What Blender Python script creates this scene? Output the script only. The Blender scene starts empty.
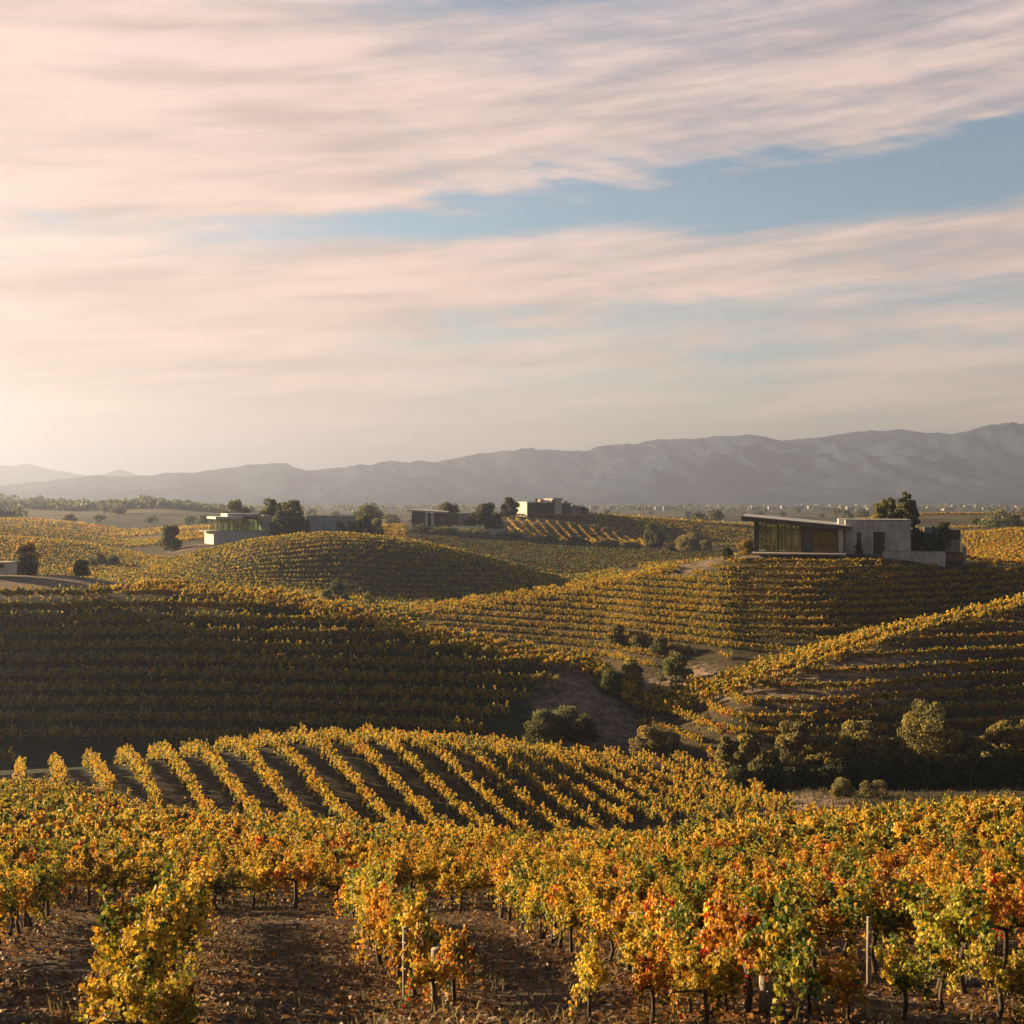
import bpy, math, random
import numpy as np
from mathutils import Vector

rng = np.random.default_rng(11)
random.seed(11)
scene = bpy.context.scene
COL = scene.collection
F = 1236.0            # focal length in pixels of the 1024 px frame
HOR = 500.0           # pixel row of the horizon

# ------------------------------------------------------------------ camera
cam_d = bpy.data.cameras.new('camera')
cam_d.sensor_width = 36.0
cam_d.lens = 36.0 * F / 1024.0
cam_d.clip_start = 0.5
cam_d.clip_end = 60000.0
cam = bpy.data.objects.new('camera', cam_d)
cam.location = (0, 0, 0)
cam.rotation_euler = (math.radians(90) - math.atan((512 - HOR) / F), 0, 0)
COL.objects.link(cam)
scene.camera = cam

# ------------------------------------------------------------------ light
SUN_AZ = -64.0        # degrees from the view axis, negative = left
SUN_EL = 13.0
az, el = math.radians(SUN_AZ), math.radians(SUN_EL)
sun_dir = Vector((math.sin(az) * math.cos(el), math.cos(az) * math.cos(el), math.sin(el)))
sun_d = bpy.data.lights.new('sun', 'SUN')
sun_d.energy = 5.0
sun_d.angle = math.radians(0.5)
sun_d.color = (1.0, 0.73, 0.39)
sun = bpy.data.objects.new('sun', sun_d)
sun.rotation_euler = sun_dir.to_track_quat('Z', 'Y').to_euler()
sun.location = (-60, 30, 60)
COL.objects.link(sun)

scene.view_settings.view_transform = 'Standard'
scene.view_settings.look = 'None'
scene.view_settings.gamma = 1.0
scene.view_settings.use_curve_mapping = False
scene.view_settings.exposure = 2.2
scene.cycles.use_denoising = True
scene.cycles.max_bounces = 6
scene.cycles.diffuse_bounces = 3
scene.cycles.transmission_bounces = 4
scene.cycles.transparent_max_bounces = 8
scene.cycles.volume_bounces = 1
scene.cycles.sample_clamp_indirect = 6.0


class NT:
    """small helper to write node trees"""
    def __init__(self, tree):
        self.t = tree

    def n(self, kind, **kw):
        nd = self.t.nodes.new(kind)
        for k, v in kw.items():
            setattr(nd, k, v)
        return nd

    def link(self, a, b):
        self.t.links.new(a, b)

    def put(self, sock, v):
        if hasattr(v, 'is_output'):
            self.link(v, sock)
        elif v is not None:
            sock.default_value = v

    def math(self, op, a, b=None, c=None, clamp=False):
        nd = self.n('ShaderNodeMath', operation=op)
        nd.use_clamp = clamp
        self.put(nd.inputs[0], a)
        self.put(nd.inputs[1], b)
        self.put(nd.inputs[2], c)
        return nd.outputs[0]

    def mix(self, f, a, b):
        nd = self.n('ShaderNodeMix', data_type='RGBA')
        self.put(nd.inputs[0], f)
        self.put(nd.inputs[6], a if not isinstance(a, tuple) else (*a, 1)[:4])
        self.put(nd.inputs[7], b if not isinstance(b, tuple) else (*b, 1)[:4])
        return nd.outputs[2]

    def ramp(self, f, pts, interp='LINEAR'):
        nd = self.n('ShaderNodeValToRGB')
        r = nd.color_ramp
        r.interpolation = interp
        while len(r.elements) < len(pts):
            r.elements.new(0.5)
        for e, (p, c) in zip(r.elements, pts):
            e.position = p
            e.color = (c, c, c, 1) if not isinstance(c, tuple) else (*c, 1)
        self.put(nd.inputs[0], f)
        return nd.outputs[0]

    def noise(self, vec, scale, detail=4.0, rough=0.55, dist=0.0):
        nd = self.n('ShaderNodeTexNoise')
        self.put(nd.inputs['Vector'], vec)
        nd.inputs['Scale'].default_value = scale
        nd.inputs['Detail'].default_value = detail
        nd.inputs['Roughness'].default_value = rough
        nd.inputs['Distortion'].default_value = dist
        return nd.outputs['Fac']

    def maprange(self, v, a, b, c=0.0, d=1.0, smooth=True):
        nd = self.n('ShaderNodeMapRange')
        nd.interpolation_type = 'SMOOTHSTEP' if smooth else 'LINEAR'
        self.put(nd.inputs[0], v)
        for i, q in enumerate((a, b, c, d)):
            nd.inputs[1 + i].default_value = q
        return nd.outputs[0]


# ------------------------------------------------------------------ world
world = bpy.data.worlds.new('World')
scene.world = world
world.use_nodes = True
wt = NT(world.node_tree)
world.node_tree.nodes.clear()
SKY_STRENGTH = 0.05
w_out = wt.n('ShaderNodeOutputWorld')
w_bg = wt.n('ShaderNodeBackground')
w_bg.inputs['Strength'].default_value = SKY_STRENGTH
wt.link(w_bg.outputs[0], w_out.inputs[0])
sky = wt.n('ShaderNodeTexSky', sky_type='NISHITA')
sky.sun_disc = False
sky.sun_elevation = math.radians(SUN_EL)
sky.sun_rotation = math.radians(SUN_AZ)
sky.air_density = 1.0
sky.dust_density = 0.4
sky.ozone_density = 1.5
sky.altitude = 200
tc = wt.n('ShaderNodeTexCoord')
sep = wt.n('ShaderNodeSeparateXYZ')
wt.link(tc.outputs['Generated'], sep.inputs[0])
dx, dy, dz = sep.outputs
azd = wt.math('MULTIPLY', wt.math('ARCTAN2', dx, dy), 57.2958)         # degrees, right positive
eld = wt.math('MULTIPLY', wt.math('ARCSINE', dz), 57.2958)
# high cirrus: long streaks slightly rising to the right
comb = wt.n('ShaderNodeCombineXYZ')
wt.put(comb.inputs[0], wt.math('MULTIPLY', azd, 0.035))
tl = wt.math('SUBTRACT', eld, wt.math('MULTIPLY', azd, 0.075))
wt.put(comb.inputs[1], wt.math('MULTIPLY', tl, 0.30))
V = comb.outputs[0]
warp = wt.noise(V, 1.6, 3, 0.5)
n1 = wt.noise(V, 2.2, 7, 0.55, 0.15)
comb2 = wt.n('ShaderNodeCombineXYZ')
wt.put(comb2.inputs[0], wt.math('MULTIPLY', azd, 0.10))
wt.put(comb2.inputs[1], wt.math('MULTIPLY', wt.math('SUBTRACT', eld, wt.math('MULTIPLY', azd, -0.22)), 0.5))
n2 = wt.noise(comb2.outputs[0], 1.5, 8, 0.62, 0.2)
tw = wt.math('ADD', tl, wt.math('MULTIPLY', wt.math('SUBTRACT', warp, 0.5), 5.0))
tw = wt.math('ADD', tw, wt.math('MULTIPLY', wt.math('SUBTRACT', n2, 0.5), 2.2))
cov = wt.ramp(wt.math('DIVIDE', tw, 40.0), [
    (0.00, 0.95), (0.08, 0.80), (0.140, 0.66), (0.165, 0.90), (0.182, 0.62), (0.198, 0.66), (0.222, 1.0),
    (0.268, 0.95), (0.290, 0.42), (0.315, 0.04), (0.342, 0.12), (0.372, 0.85), (0.43, 1.0), (0.51, 0.72), (0.57, 0.32), (0.80, 0.10)])
gap = wt.maprange(azd, -26, 6, 1.0, 0.0)                              # veil thicker toward the sun
dens = wt.math('ADD', cov, gap)
dens = wt.math('ADD', dens, wt.math('MULTIPLY', wt.math('SUBTRACT', n1, 0.5), 1.0))
dens = wt.math('ADD', dens, wt.math('MULTIPLY', wt.math('SUBTRACT', n2, 0.5), 0.95))
comb3 = wt.n('ShaderNodeCombineXYZ')
wt.put(comb3.inputs[0], wt.math('MULTIPLY', azd, 0.085))
wt.put(comb3.inputs[1], wt.math('MULTIPLY', wt.math('SUBTRACT', eld, wt.math('MULTIPLY', azd, 0.10)), 0.9))
n3 = wt.noise(comb3.outputs[0], 1.3, 9, 0.66, 0.35)
dens = wt.math('ADD', dens, wt.math('MULTIPLY', wt.math('SUBTRACT', n3, 0.5), 0.5))
comb4 = wt.n('ShaderNodeCombineXYZ')
wt.put(comb4.inputs[0], wt.math('MULTIPLY', azd, 0.22))
wt.put(comb4.inputs[1], wt.math('MULTIPLY', wt.math('ADD', tw, wt.math('MULTIPLY', n1, 6.0)), 1.5))
n4 = wt.noise(comb4.outputs[0], 1.2, 8, 0.7, 0.6)
dens = wt.math('ADD', dens, wt.math('MULTIPLY', wt.math('SUBTRACT', n4, 0.5), 0.42))
dens = wt.maprange(dens, 0.12, 1.28, 0.0, 0.93)
dens = wt.math('MULTIPLY', dens, wt.maprange(wt.math('ABSOLUTE', azd), 55, 115, 1.0, 0.12))  # clouds thinned outside the frame, toward the back, to lower the fill light
high = wt.maprange(eld, 23, 38, 1.0, 0.06)  # clouds above the frame thinned too, for less fill from overhead
dens = wt.math('MULTIPLY', dens, high)
# cloud colour: cream near the sun, rose-grey away from it
sunp = wt.maprange(azd, -45, 30, 1.0, 0.0)
lowp = wt.maprange(eld, 0, 24, 1.0, 0.0)
ccol = wt.mix(sunp, (4.0, 3.0, 2.65), (4.2, 3.0, 2.4))
ccol = wt.mix(wt.math('MULTIPLY', lowp, 0.75), ccol, (5.1, 3.4, 2.4))
shade = wt.maprange(wt.math('MULTIPLY_ADD', n3, 0.35, wt.math('MULTIPLY', n1, 0.65)), 0.36, 0.62, 0.76, 1.07)
vs = wt.n('ShaderNodeVectorMath', operation='SCALE')
wt.put(vs.inputs[0], ccol)
wt.put(vs.inputs['Scale'], shade)
skyc = wt.n('ShaderNodeMix', data_type='RGBA', blend_type='MULTIPLY')
skyc.inputs[0].default_value = 1.0
wt.link(sky.outputs[0], skyc.inputs[6])
skyc.inputs[7].default_value = (0.74, 0.69, 0.63, 1)
# out-of-frame sky overhead and behind the camera, dimmed to cut fill light
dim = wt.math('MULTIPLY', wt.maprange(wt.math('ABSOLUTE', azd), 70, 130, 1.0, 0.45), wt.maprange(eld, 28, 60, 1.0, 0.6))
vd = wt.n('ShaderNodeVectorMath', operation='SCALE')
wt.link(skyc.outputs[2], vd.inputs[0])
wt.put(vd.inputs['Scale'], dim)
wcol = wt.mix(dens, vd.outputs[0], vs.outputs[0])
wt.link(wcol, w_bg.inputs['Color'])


# ------------------------------------------------------------------ numpy helpers
def pchip(x, y, q):
    x = np.asarray(x, float); y = np.asarray(y, float)
    h = np.diff(x); dl = np.diff(y) / h
    m = np.zeros_like(y)
    w1 = 2 * h[1:] + h[:-1]; w2 = h[1:] + 2 * h[:-1]
    same = dl[:-1] * dl[1:] > 0
    with np.errstate(divide='ignore', invalid='ignore'):
        hm = (w1 + w2) / (w1 / dl[:-1] + w2 / dl[1:])
    m[1:-1] = np.where(same, hm, 0)
    m[0] = dl[0]; m[-1] = dl[-1]
    q = np.clip(q, x[0], x[-1])
    i = np.clip(np.searchsorted(x, q) - 1, 0, len(x) - 2)
    t = (q - x[i]) / h[i]
    return ((1 + 2 * t) * (1 - t) ** 2 * y[i] + t * (1 - t) ** 2 * h[i] * m[i]
            + t * t * (3 - 2 * t) * y[i + 1] + t * t * (t - 1) * h[i] * m[i + 1])


def vnoise(x, y, seed=0):
    """smooth value noise, 0..1"""
    xi = np.floor(x).astype(np.int64); yi = np.floor(y).astype(np.int64)
    fx = x - xi; fy = y - yi
    fx = fx * fx * (3 - 2 * fx); fy = fy * fy * (3 - 2 * fy)

    def hsh(a, b):
        v = (a * 374761393 + b * 668265263 + seed * 974711) & 0xFFFFFFFF
        v = ((v ^ (v >> 13)) * 1274126177) & 0xFFFFFFFF
        return ((v ^ (v >> 16)) & 0xFFFFFF) / float(0xFFFFFF)
    return ((hsh(xi, yi) * (1 - fx) + hsh(xi + 1, yi) * fx) * (1 - fy)
            + (hsh(xi, yi + 1) * (1 - fx) + hsh(xi + 1, yi + 1) * fx) * fy)


def fbm(x, y, seed=0, octv=4):
    s = 0; a = 0.5; tot = 0
    for o in range(octv):
        s = s + a * vnoise(x * 2 ** o, y * 2 ** o, seed + o * 17); tot += a; a *= 0.5
    return s / tot


def mesh_np(name, verts, faces, mats, cols=None, matidx=None, smooth=False):
    """faces: (N,k) int array or list of such arrays"""
    if not isinstance(faces, list):
        faces = [faces]
    me = bpy.data.meshes.new(name)
    verts = np.asarray(verts, np.float32)
    me.vertices.add(len(verts))
    me.vertices.foreach_set('co', verts.ravel())
    loops = np.concatenate([f.ravel() for f in faces]).astype(np.int32)
    cnt = np.concatenate([np.full(len(f), f.shape[1]) for f in faces]).astype(np.int32)
    st = np.concatenate([[0], np.cumsum(cnt)[:-1]]).astype(np.int32)
    me.loops.add(len(loops))
    me.loops.foreach_set('vertex_index', loops)
    me.polygons.add(len(cnt))
    me.polygons.foreach_set('loop_start', st)
    me.polygons.foreach_set('loop_total', cnt)
    for m in (mats if isinstance(mats, list) else [mats]):
        me.materials.append(m)
    if matidx is not None:
        me.polygons.foreach_set('material_index', np.asarray(matidx, np.int32))
    me.polygons.foreach_set('use_smooth', np.full(len(cnt), smooth, bool))
    me.update(calc_edges=True)
    if cols is not None:
        at = me.attributes.new('leaf_color', 'FLOAT_COLOR', 'FACE')
        c4 = np.ones((len(cnt), 4), np.float32)
        c4[:, :3] = cols
        at.data.foreach_set('color', c4.ravel())
    me.validate()
    return me


def link(name, me, parent=None, loc=None, rz=0.0):
    o = bpy.data.objects.new(name, me)
    COL.objects.link(o)
    if parent is not None:
        o.parent = parent
    if loc is not None:
        o.location = loc
    if rz:
        o.rotation_euler = (0, 0, rz)
    return o


def tag(o, label=None, cat=None, group=None, kind=None):
    if label: o['label'] = label
    if cat: o['category'] = cat
    if group: o['group'] = group
    if kind: o['kind'] = kind
    return o


def empty(name, loc, rz=0.0):
    return link(name, None, None, loc, rz)


# ------------------------------------------------------------------ materials
def mat_base(name):
    m = bpy.data.materials.new(name)
    m.use_nodes = True
    t = NT(m.node_tree)
    b = m.node_tree.nodes['Principled BSDF']
    return m, t, b


def mat_plain(name, c1, c2, scale=3.0, rough=0.8, bump=0.0, stretch=(1, 1, 1), metal=0.0):
    m, t, b = mat_base(name)
    tcn = t.n('ShaderNodeTexCoord')
    mp = t.n('ShaderNodeMapping')
    mp.inputs['Scale'].default_value = stretch
    t.link(tcn.outputs['Object'], mp.inputs[0])
    n = t.noise(mp.outputs[0], scale, 6, 0.6)
    f = t.maprange(n, 0.3, 0.7)
    t.link(t.mix(f, c1, c2), b.inputs['Base Color'])
    b.inputs['Roughness'].default_value = rough
    b.inputs['Metallic'].default_value = metal
    if bump:
        bp = t.n('ShaderNodeBump')
        bp.inputs['Strength'].default_value = bump
        bp.inputs['Distance'].default_value = 0.02
        t.link(n, bp.inputs['Height'])
        t.link(bp.outputs[0], b.inputs['Normal'])
    return m


def mat_concrete(name, c1, c2):
    m, t, b = mat_base(name)
    tcn = t.n('ShaderNodeTexCoord')
    mp = t.n('ShaderNodeMapping')
    mp.inputs['Scale'].default_value = (1.3, 1.3, 0.22)
    t.link(tcn.outputs['Object'], mp.inputs[0])
    streak = t.noise(mp.outputs[0], 1.4, 6, 0.65)
    blot = t.noise(tcn.outputs['Object'], 0.55, 5, 0.6)
    fine = t.noise(tcn.outputs['Object'], 6.0, 4, 0.6)
    f = t.math('ADD', t.math('MULTIPLY', streak, 0.5), t.math('MULTIPLY', blot, 0.5))
    col = t.mix(t.maprange(f, 0.36, 0.62), c1, c2)
    dk = t.maprange(fine, 0.50, 0.78, 0.0, 0.35)
    col = t.mix(dk, col, tuple(0.55 * v for v in c1))
    t.link(col, b.inputs['Base Color'])
    b.inputs['Roughness'].default_value = 0.85
    bp = t.n('ShaderNodeBump')
    bp.inputs['Strength'].default_value = 0.4
    bp.inputs['Distance'].default_value = 0.03
    t.link(fine, bp.inputs['Height'])
    t.link(bp.outputs[0], b.inputs['Normal'])
    return m


def mat_leaf(name, trans=0.4, rough=0.55, spec=0.25, var=0.25):
    m, t, b = mat_base(name)
    at = t.n('ShaderNodeAttribute', attribute_name='leaf_color')
    oi = t.n('ShaderNodeObjectInfo')
    hs = t.n('ShaderNodeHueSaturation')
    t.link(at.outputs['Color'], hs.inputs['Color'])
    t.put(hs.inputs['Value'], t.math('MULTIPLY_ADD', oi.outputs['Random'], var * 2, 1 - var))
    t.link(hs.outputs[0], b.inputs['Base Color'])
    b.inputs['Roughness'].default_value = rough
    b.inputs['Specular IOR Level'].default_value = spec
    tr = t.n('ShaderNodeBsdfTranslucent')
    t.link(hs.outputs[0], tr.inputs['Color'])
    mx = t.n('ShaderNodeMixShader')
    mx.inputs[0].default_value = trans
    t.link(b.outputs[0], mx.inputs[1])
    t.link(tr.outputs[0], mx.inputs[2])
    out = [n for n in m.node_tree.nodes if n.type == 'OUTPUT_MATERIAL'][0]
    t.link(mx.outputs[0], out.inputs['Surface'])
    return m


def mat_glass(name, tint=(0.68, 0.76, 0.68), dark=0.05):
    m, t, b = mat_base(name)
    out = [n for n in m.node_tree.nodes if n.type == 'OUTPUT_MATERIAL'][0]
    tr = t.n('ShaderNodeBsdfTransparent'); tr.inputs[0].default_value = (*tint, 1)
    gl = t.n('ShaderNodeBsdfGlossy'); gl.inputs['Roughness'].default_value = 0.02
    gl.inputs['Color'].default_value = (0.9, 0.95, 0.95, 1)
    tcn = t.n('ShaderNodeTexCoord')
    nz = t.noise(tcn.outputs['Object'], 0.5, 2, 0.5)
    bp = t.n('ShaderNodeBump'); bp.inputs['Strength'].default_value = 0.16
    t.link(nz, bp.inputs['Height']); t.link(bp.outputs[0], gl.inputs['Normal'])
    fr = t.n('ShaderNodeFresnel'); fr.inputs[0].default_value = 1.5
    mx = t.n('ShaderNodeMixShader')
    t.put(mx.inputs[0], t.math('MULTIPLY_ADD', fr.outputs[0], 0.5, dark, clamp=True))
    t.link(tr.outputs[0], mx.inputs[1]); t.link(gl.outputs[0], mx.inputs[2])
    t.link(mx.outputs[0], out.inputs['Surface'])
    return m


M = {}
M['leaf'] = mat_leaf('vine_leaf', 0.38)
M['tree_leaf'] = mat_leaf('tree_leaf', 0.45, var=0.15)
M['bark'] = mat_plain('vine_bark', (0.035, 0.024, 0.017), (0.09, 0.065, 0.045), 14, 0.95, 0.8, (1, 1, 0.25))
M['cane'] = mat_plain('cane_bark', (0.13, 0.075, 0.04), (0.24, 0.15, 0.08), 9, 0.8)
M['trunk'] = mat_plain('tree_bark', (0.05, 0.038, 0.028), (0.12, 0.095, 0.07), 4, 0.95, 0.6, (1, 1, 0.3))
M['post'] = mat_plain('weathered_wood', (0.14, 0.115, 0.09), (0.32, 0.27, 0.215), 6, 0.9, 0.6, (3, 3, 0.4))
M['wire'] = mat_plain('galvanised_wire', (0.30, 0.29, 0.27), (0.5, 0.48, 0.45), 20, 0.45, metal=0.8)
M['concrete'] = mat_concrete('concrete', (0.28, 0.28, 0.265), (0.47, 0.465, 0.44))
M['concrete_dark'] = mat_concrete('stained_concrete', (0.17, 0.17, 0.165), (0.29, 0.288, 0.275))
M['concrete_pale'] = mat_concrete('pale_render', (0.42, 0.39, 0.355), (0.56, 0.525, 0.48))
M['dark_metal'] = mat_plain('dark_metal', (0.018, 0.019, 0.021), (0.04, 0.04, 0.042), 5, 0.5, metal=0.3)
M['dark_wall'] = mat_plain('dark_cladding', (0.045, 0.04, 0.036), (0.085, 0.075, 0.065), 3, 0.8, 0.2, (6, 6, 0.3))
M['roof'] = mat_plain('roof_membrane', (0.33, 0.31, 0.295), (0.50, 0.475, 0.45), 1.2, 0.6)
M['fascia'] = mat_plain('brown_fascia', (0.05, 0.036, 0.03), (0.085, 0.065, 0.055), 3, 0.6)
M['wood'] = mat_plain('brown_wood', (0.15, 0.085, 0.04), (0.26, 0.155, 0.08), 3, 0.7, 0.2, (6, 6, 0.3))
M['terracotta'] = mat_plain('terracotta', (0.36, 0.16, 0.10), (0.46, 0.23, 0.15), 5, 0.85)
M['glass'] = mat_glass('window_glass')
M['curtain'] = mat_plain('pale_curtain', (0.42, 0.37, 0.28), (0.62, 0.56, 0.45), 2, 0.9, 0, (5, 5, 0.1))
M['interior'] = mat_plain('interior_floor', (0.16, 0.12, 0.09), (0.26, 0.21, 0.16), 2, 0.5)
M['paving'] = mat_plain('terrace_paving', (0.25, 0.20, 0.185), (0.36, 0.30, 0.275), 1.5, 0.9, 0.3)
M['clod'] = mat_plain('soil_clod', (0.08, 0.052, 0.034), (0.19, 0.13, 0.085), 3, 0.95, 0.8)
M['straw'] = mat_leaf('dry_grass', 0.25, 0.8, 0.1, 0.0)

# ------------------------------------------------------------------ terrain
# feature lines (crests, gullies, hillfoots) from near to far: knots (px, distance, pixel row of the ground)
FEAT = [
    [(-700, 3, 2148), (1700, 3, 2148)],
    [(-700, 8, 1257), (1700, 8, 1257)],
    [(-700, 14, 1030), (1700, 14, 1030)],
    [(-700, 20, 970), (512, 20, 974), (1700, 20, 966)],
    [(-700, 36, 880), (0, 36, 890), (300, 36, 899), (700, 36, 899), (1024, 36, 890), (1700, 36, 880)],
    [(-700, 58, 820), (0, 58, 833), (150, 58, 842), (300, 60, 848), (450, 62, 857), (560, 62, 862), (650, 62, 857),
     (800, 62, 840), (1024, 62, 823), (1700, 62, 810)],
    # dip behind the near crest
    [(-700, 80, 795), (0, 80, 803), (100, 80, 812), (200, 80, 830), (300, 80, 838), (450, 80, 850), (560, 80, 856), (650, 80, 850),
     (800, 80, 832), (900, 80, 826), (1024, 80, 818), (1700, 80, 800)],
    # knoll crest
    [(-700, 112, 800), (-150, 113, 788), (0, 114, 780), (60, 114, 774), (130, 115, 764), (200, 115, 756), (330, 115, 744),
     (450, 115, 749), (560, 114, 766), (650, 112, 785), (720, 109, 796), (770, 105, 803), (800, 101, 802), (900, 100, 800), (1024, 100, 798), (1700, 100, 790)],
    # valley floor behind the knoll
    [(-700, 132, 782), (0, 132, 768), (200, 132, 763), (400, 132, 758), (480, 130, 752), (560, 128, 750), (650, 125, 759),
     (720, 119, 770), (800, 115, 780), (900, 114, 784), (1024, 113, 782), (1700, 113, 775)],
    # big left hill crest / right spur ridge
    [(-700, 182, 580), (-150, 180, 578), (0, 178, 575), (60, 178, 575.5), (130, 178, 584), (200, 176, 588), (300, 171, 600), (400, 165, 624), (500, 160, 645),
     (600, 154, 664), (640, 147, 700), (680, 140, 706), (740, 139, 688), (790, 143, 671), (850, 150, 649), (900, 157, 634), (960, 164, 621),
     (1024, 172, 606), (1300, 190, 580), (1700, 200, 570)],
    # gully behind
    [(-700, 245, 587), (0, 240, 586), (130, 236, 589), (260, 225, 606), (340, 214, 612), (400, 206, 624), (460, 196, 640), (520, 186, 654),
     (580, 176, 668), (630, 168, 676), (680, 165, 672), (740, 162, 662), (800, 162, 655), (870, 168, 640), (950, 178, 624), (1024, 188, 610),
     (1300, 205, 590), (1700, 215, 580)],
    # house hill crest on the right, foot of the middle hill on the left
    [(-700, 262, 583), (0, 262, 580), (130, 255, 583), (260, 243, 600), (340, 230, 604), (400, 222, 609), (460, 217, 601), (560, 211, 588),
     (650, 208, 570), (700, 205, 560), (745, 200, 555.5), (800, 199.5, 554), (850, 199.5, 554), (900, 199, 556.5), (950, 199, 561), (1024, 208, 568), (1300, 225, 570), (1700, 235, 570)],
    [(-700, 285, 578), (0, 280, 574), (130, 272, 574), (200, 264, 580), (260, 258, 586), (340, 254, 597), (400, 252, 606), (460, 250, 609), (560, 244, 600),
     (650, 240, 580), (700, 238, 570), (745, 220, 553), (850, 220, 553), (950, 222, 560), (1024, 245, 566), (1300, 255, 560), (1700, 260, 560)],
    # middle hill crest
    [(-700, 340, 536), (0, 340, 539), (60, 338, 543), (130, 326, 556), (160, 310, 564), (200, 298, 555), (230, 293, 547), (260, 290, 541),
     (330, 288, 535), (400, 288, 541), (480, 285, 558), (560, 282, 580), (650, 285, 568), (700, 285, 562), (800, 285, 558), (950, 285, 560),
     (1024, 285, 556), (1300, 290, 550), (1700, 290, 545)],
    [(-700, 390, 540), (0, 385, 541), (60, 380, 545), (130, 372, 548), (180, 350, 546), (200, 342, 544), (260, 340, 543), (330, 340, 542),
     (400, 340, 550), (480, 338, 558), (560, 335, 562), (640, 332, 563), (700, 330, 562), (800, 330, 558), (950, 330, 552), (1024, 330, 546), (1700, 330, 535)],
    [(-700, 440, 525), (0, 440, 527), (60, 435, 532), (110, 425, 540), (150, 410, 543), (200, 395, 538), (300, 390, 534), (400, 392, 534), (480, 395, 537), (560, 395, 545),
     (640, 395, 549), (700, 392, 552), (760, 392, 552), (850, 390, 548), (950, 385, 538), (1024, 385, 531), (1700, 385, 520)],
    [(-700, 490, 530), (0, 490, 531), (130, 460, 541), (200, 430, 532), (300, 425, 530), (410, 414, 528), (480, 414, 529), (520, 418, 536),
     (560, 422, 541), (640, 428, 545), (700, 430, 547), (760, 430, 547), (850, 425, 543), (950, 420, 537), (1024, 425, 532), (1700, 430, 525)],
    [(-700, 560, 518), (0, 560, 520), (60, 560, 523), (130, 560, 534), (200, 520, 530), (300, 500, 527), (410, 490, 523), (480, 480, 518), (520, 474, 515.5),
     (580, 474, 515.5), (640, 480, 519), (700, 485, 523), (760, 490, 527), (850, 500, 532), (950, 500, 530), (1024, 500, 527), (1700, 500, 520)],
    [(-700, 760, 520), (0, 760, 521), (200, 720, 523), (500, 700, 526), (800, 640, 524), (880, 640, 519), (950, 650, 515), (1024, 660, 516), (1700, 700, 515)],
    [(-700, 1050, 508), (0, 1050, 507), (50, 1050, 509), (90, 1050, 510.5), (150, 1050, 507.5), (200, 1050, 511), (280, 1050, 516.5), (600, 1050, 518), (1024, 1050, 517), (1700, 1050, 516)],
    [(-700, 1500, 499), (-40, 1500, 498), (20, 1500, 501), (60, 1500, 503), (110, 1500, 505), (135, 1500, 500), (160, 1500, 504), (220, 1500, 510), (400, 1500, 512.5), (1700, 1500, 512.5)],
    [(-700, 2200, 508.4), (1700, 2200, 508.4)],
    [(-700, 5000, 503.7), (1700, 5000, 503.7)],
    [(-700, 14000, 501.35), (1700, 14000, 501.35)],
]


# shoulder in front of the left crest and of the right spur (between lines 8 and 9)
FEAT.append([(-700, 166, 596), (-150, 164, 594), (0, 162, 592), (60, 162, 592), (130, 162, 602), (200, 160, 606), (300, 155, 619), (400, 150, 644), (500, 146, 666),
             (600, 142, 686), (640, 137, 722), (680, 132, 728), (740, 129, 712), (790, 132, 697), (850, 138, 676), (900, 144, 661), (960, 151, 646), (1024, 158, 632), (1300, 175, 604), (1700, 185, 594)])
ORD = list(range(9)) + [len(FEAT) - 1] + list(range(9, len(FEAT) - 1))


def feat(i, px):
    k = FEAT[i]
    xs = [q[0] for q in k]
    return (np.exp(pchip(xs, [math.log(q[1]) for q in k], px)), pchip(xs, [q[2] for q in k], px))


PXG = np.arange(-720.0, 1721.0, 4.0)
LDG = np.arange(math.log(1.5), math.log(14500), 0.010)
PG = np.zeros((len(PXG), len(LDG)))
_fd = np.array([feat(i, PXG)[0] for i in ORD])
_fp = np.array([feat(i, PXG)[1] for i in ORD])
for c in range(len(PXG)):
    PG[c] = pchip(np.log(_fd[:, c]), _fp[:, c], LDG)
# below 3 m the ground is level
ZG = -(PG - HOR) / F * np.exp(LDG)[None, :]
ZG[:, LDG < math.log(3)] = -4.0
# soften the crossings between feature lines a little
for _ in range(9):
    ZG[1:-1, :] = 0.25 * ZG[:-2, :] + 0.5 * ZG[1:-1, :] + 0.25 * ZG[2:, :]
    if _ < 3: ZG[:, 1:-1] = 0.25 * ZG[:, :-2] + 0.5 * ZG[:, 1:-1] + 0.25 * ZG[:, 2:]


def terrain(x, y):
    """ground height at world x, y (arrays)"""
    x = np.asarray(x, float); y = np.asarray(y, float)
    r = np.maximum(np.hypot(x, y), 1.6)
    a = np.arctan2(x, y)
    ac = np.clip(a, -0.75, 0.75)
    d = np.maximum(r * np.cos(ac), 1.55)
    px = 512 + F * np.tan(ac)
    u = np.clip((px - PXG[0]) / 4.0, 0, len(PXG) - 1.001)
    v = np.clip((np.log(d) - LDG[0]) / 0.010, 0, len(LDG) - 1.001)
    i = u.astype(int); j = v.astype(int); fu = u - i; fv = v - j
    z = (ZG[i, j] * (1 - fu) + ZG[i + 1, j] * fu) * (1 - fv) + (ZG[i, j + 1] * (1 - fu) + ZG[i + 1, j + 1] * fu) * fv
    und = np.clip((r - 40) / 100, 0, 1)
    z = z + und * 0.5 * (fbm(x / 22, y / 22, 3, 3) - 0.5)
    near = np.clip((70 - r) / 40, 0, 1)
    z = z + near * (0.16 * (fbm(x / 1.1, y / 1.1, 9, 3) - 0.5) + 0.10 * (vnoise(x / 4, y / 4, 5) - 0.5))
    return z


def tz(x, y):
    return float(terrain(np.array([x]), np.array([y]))[0])


def X(px, d):
    return (px - 512.0) / F * d


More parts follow.
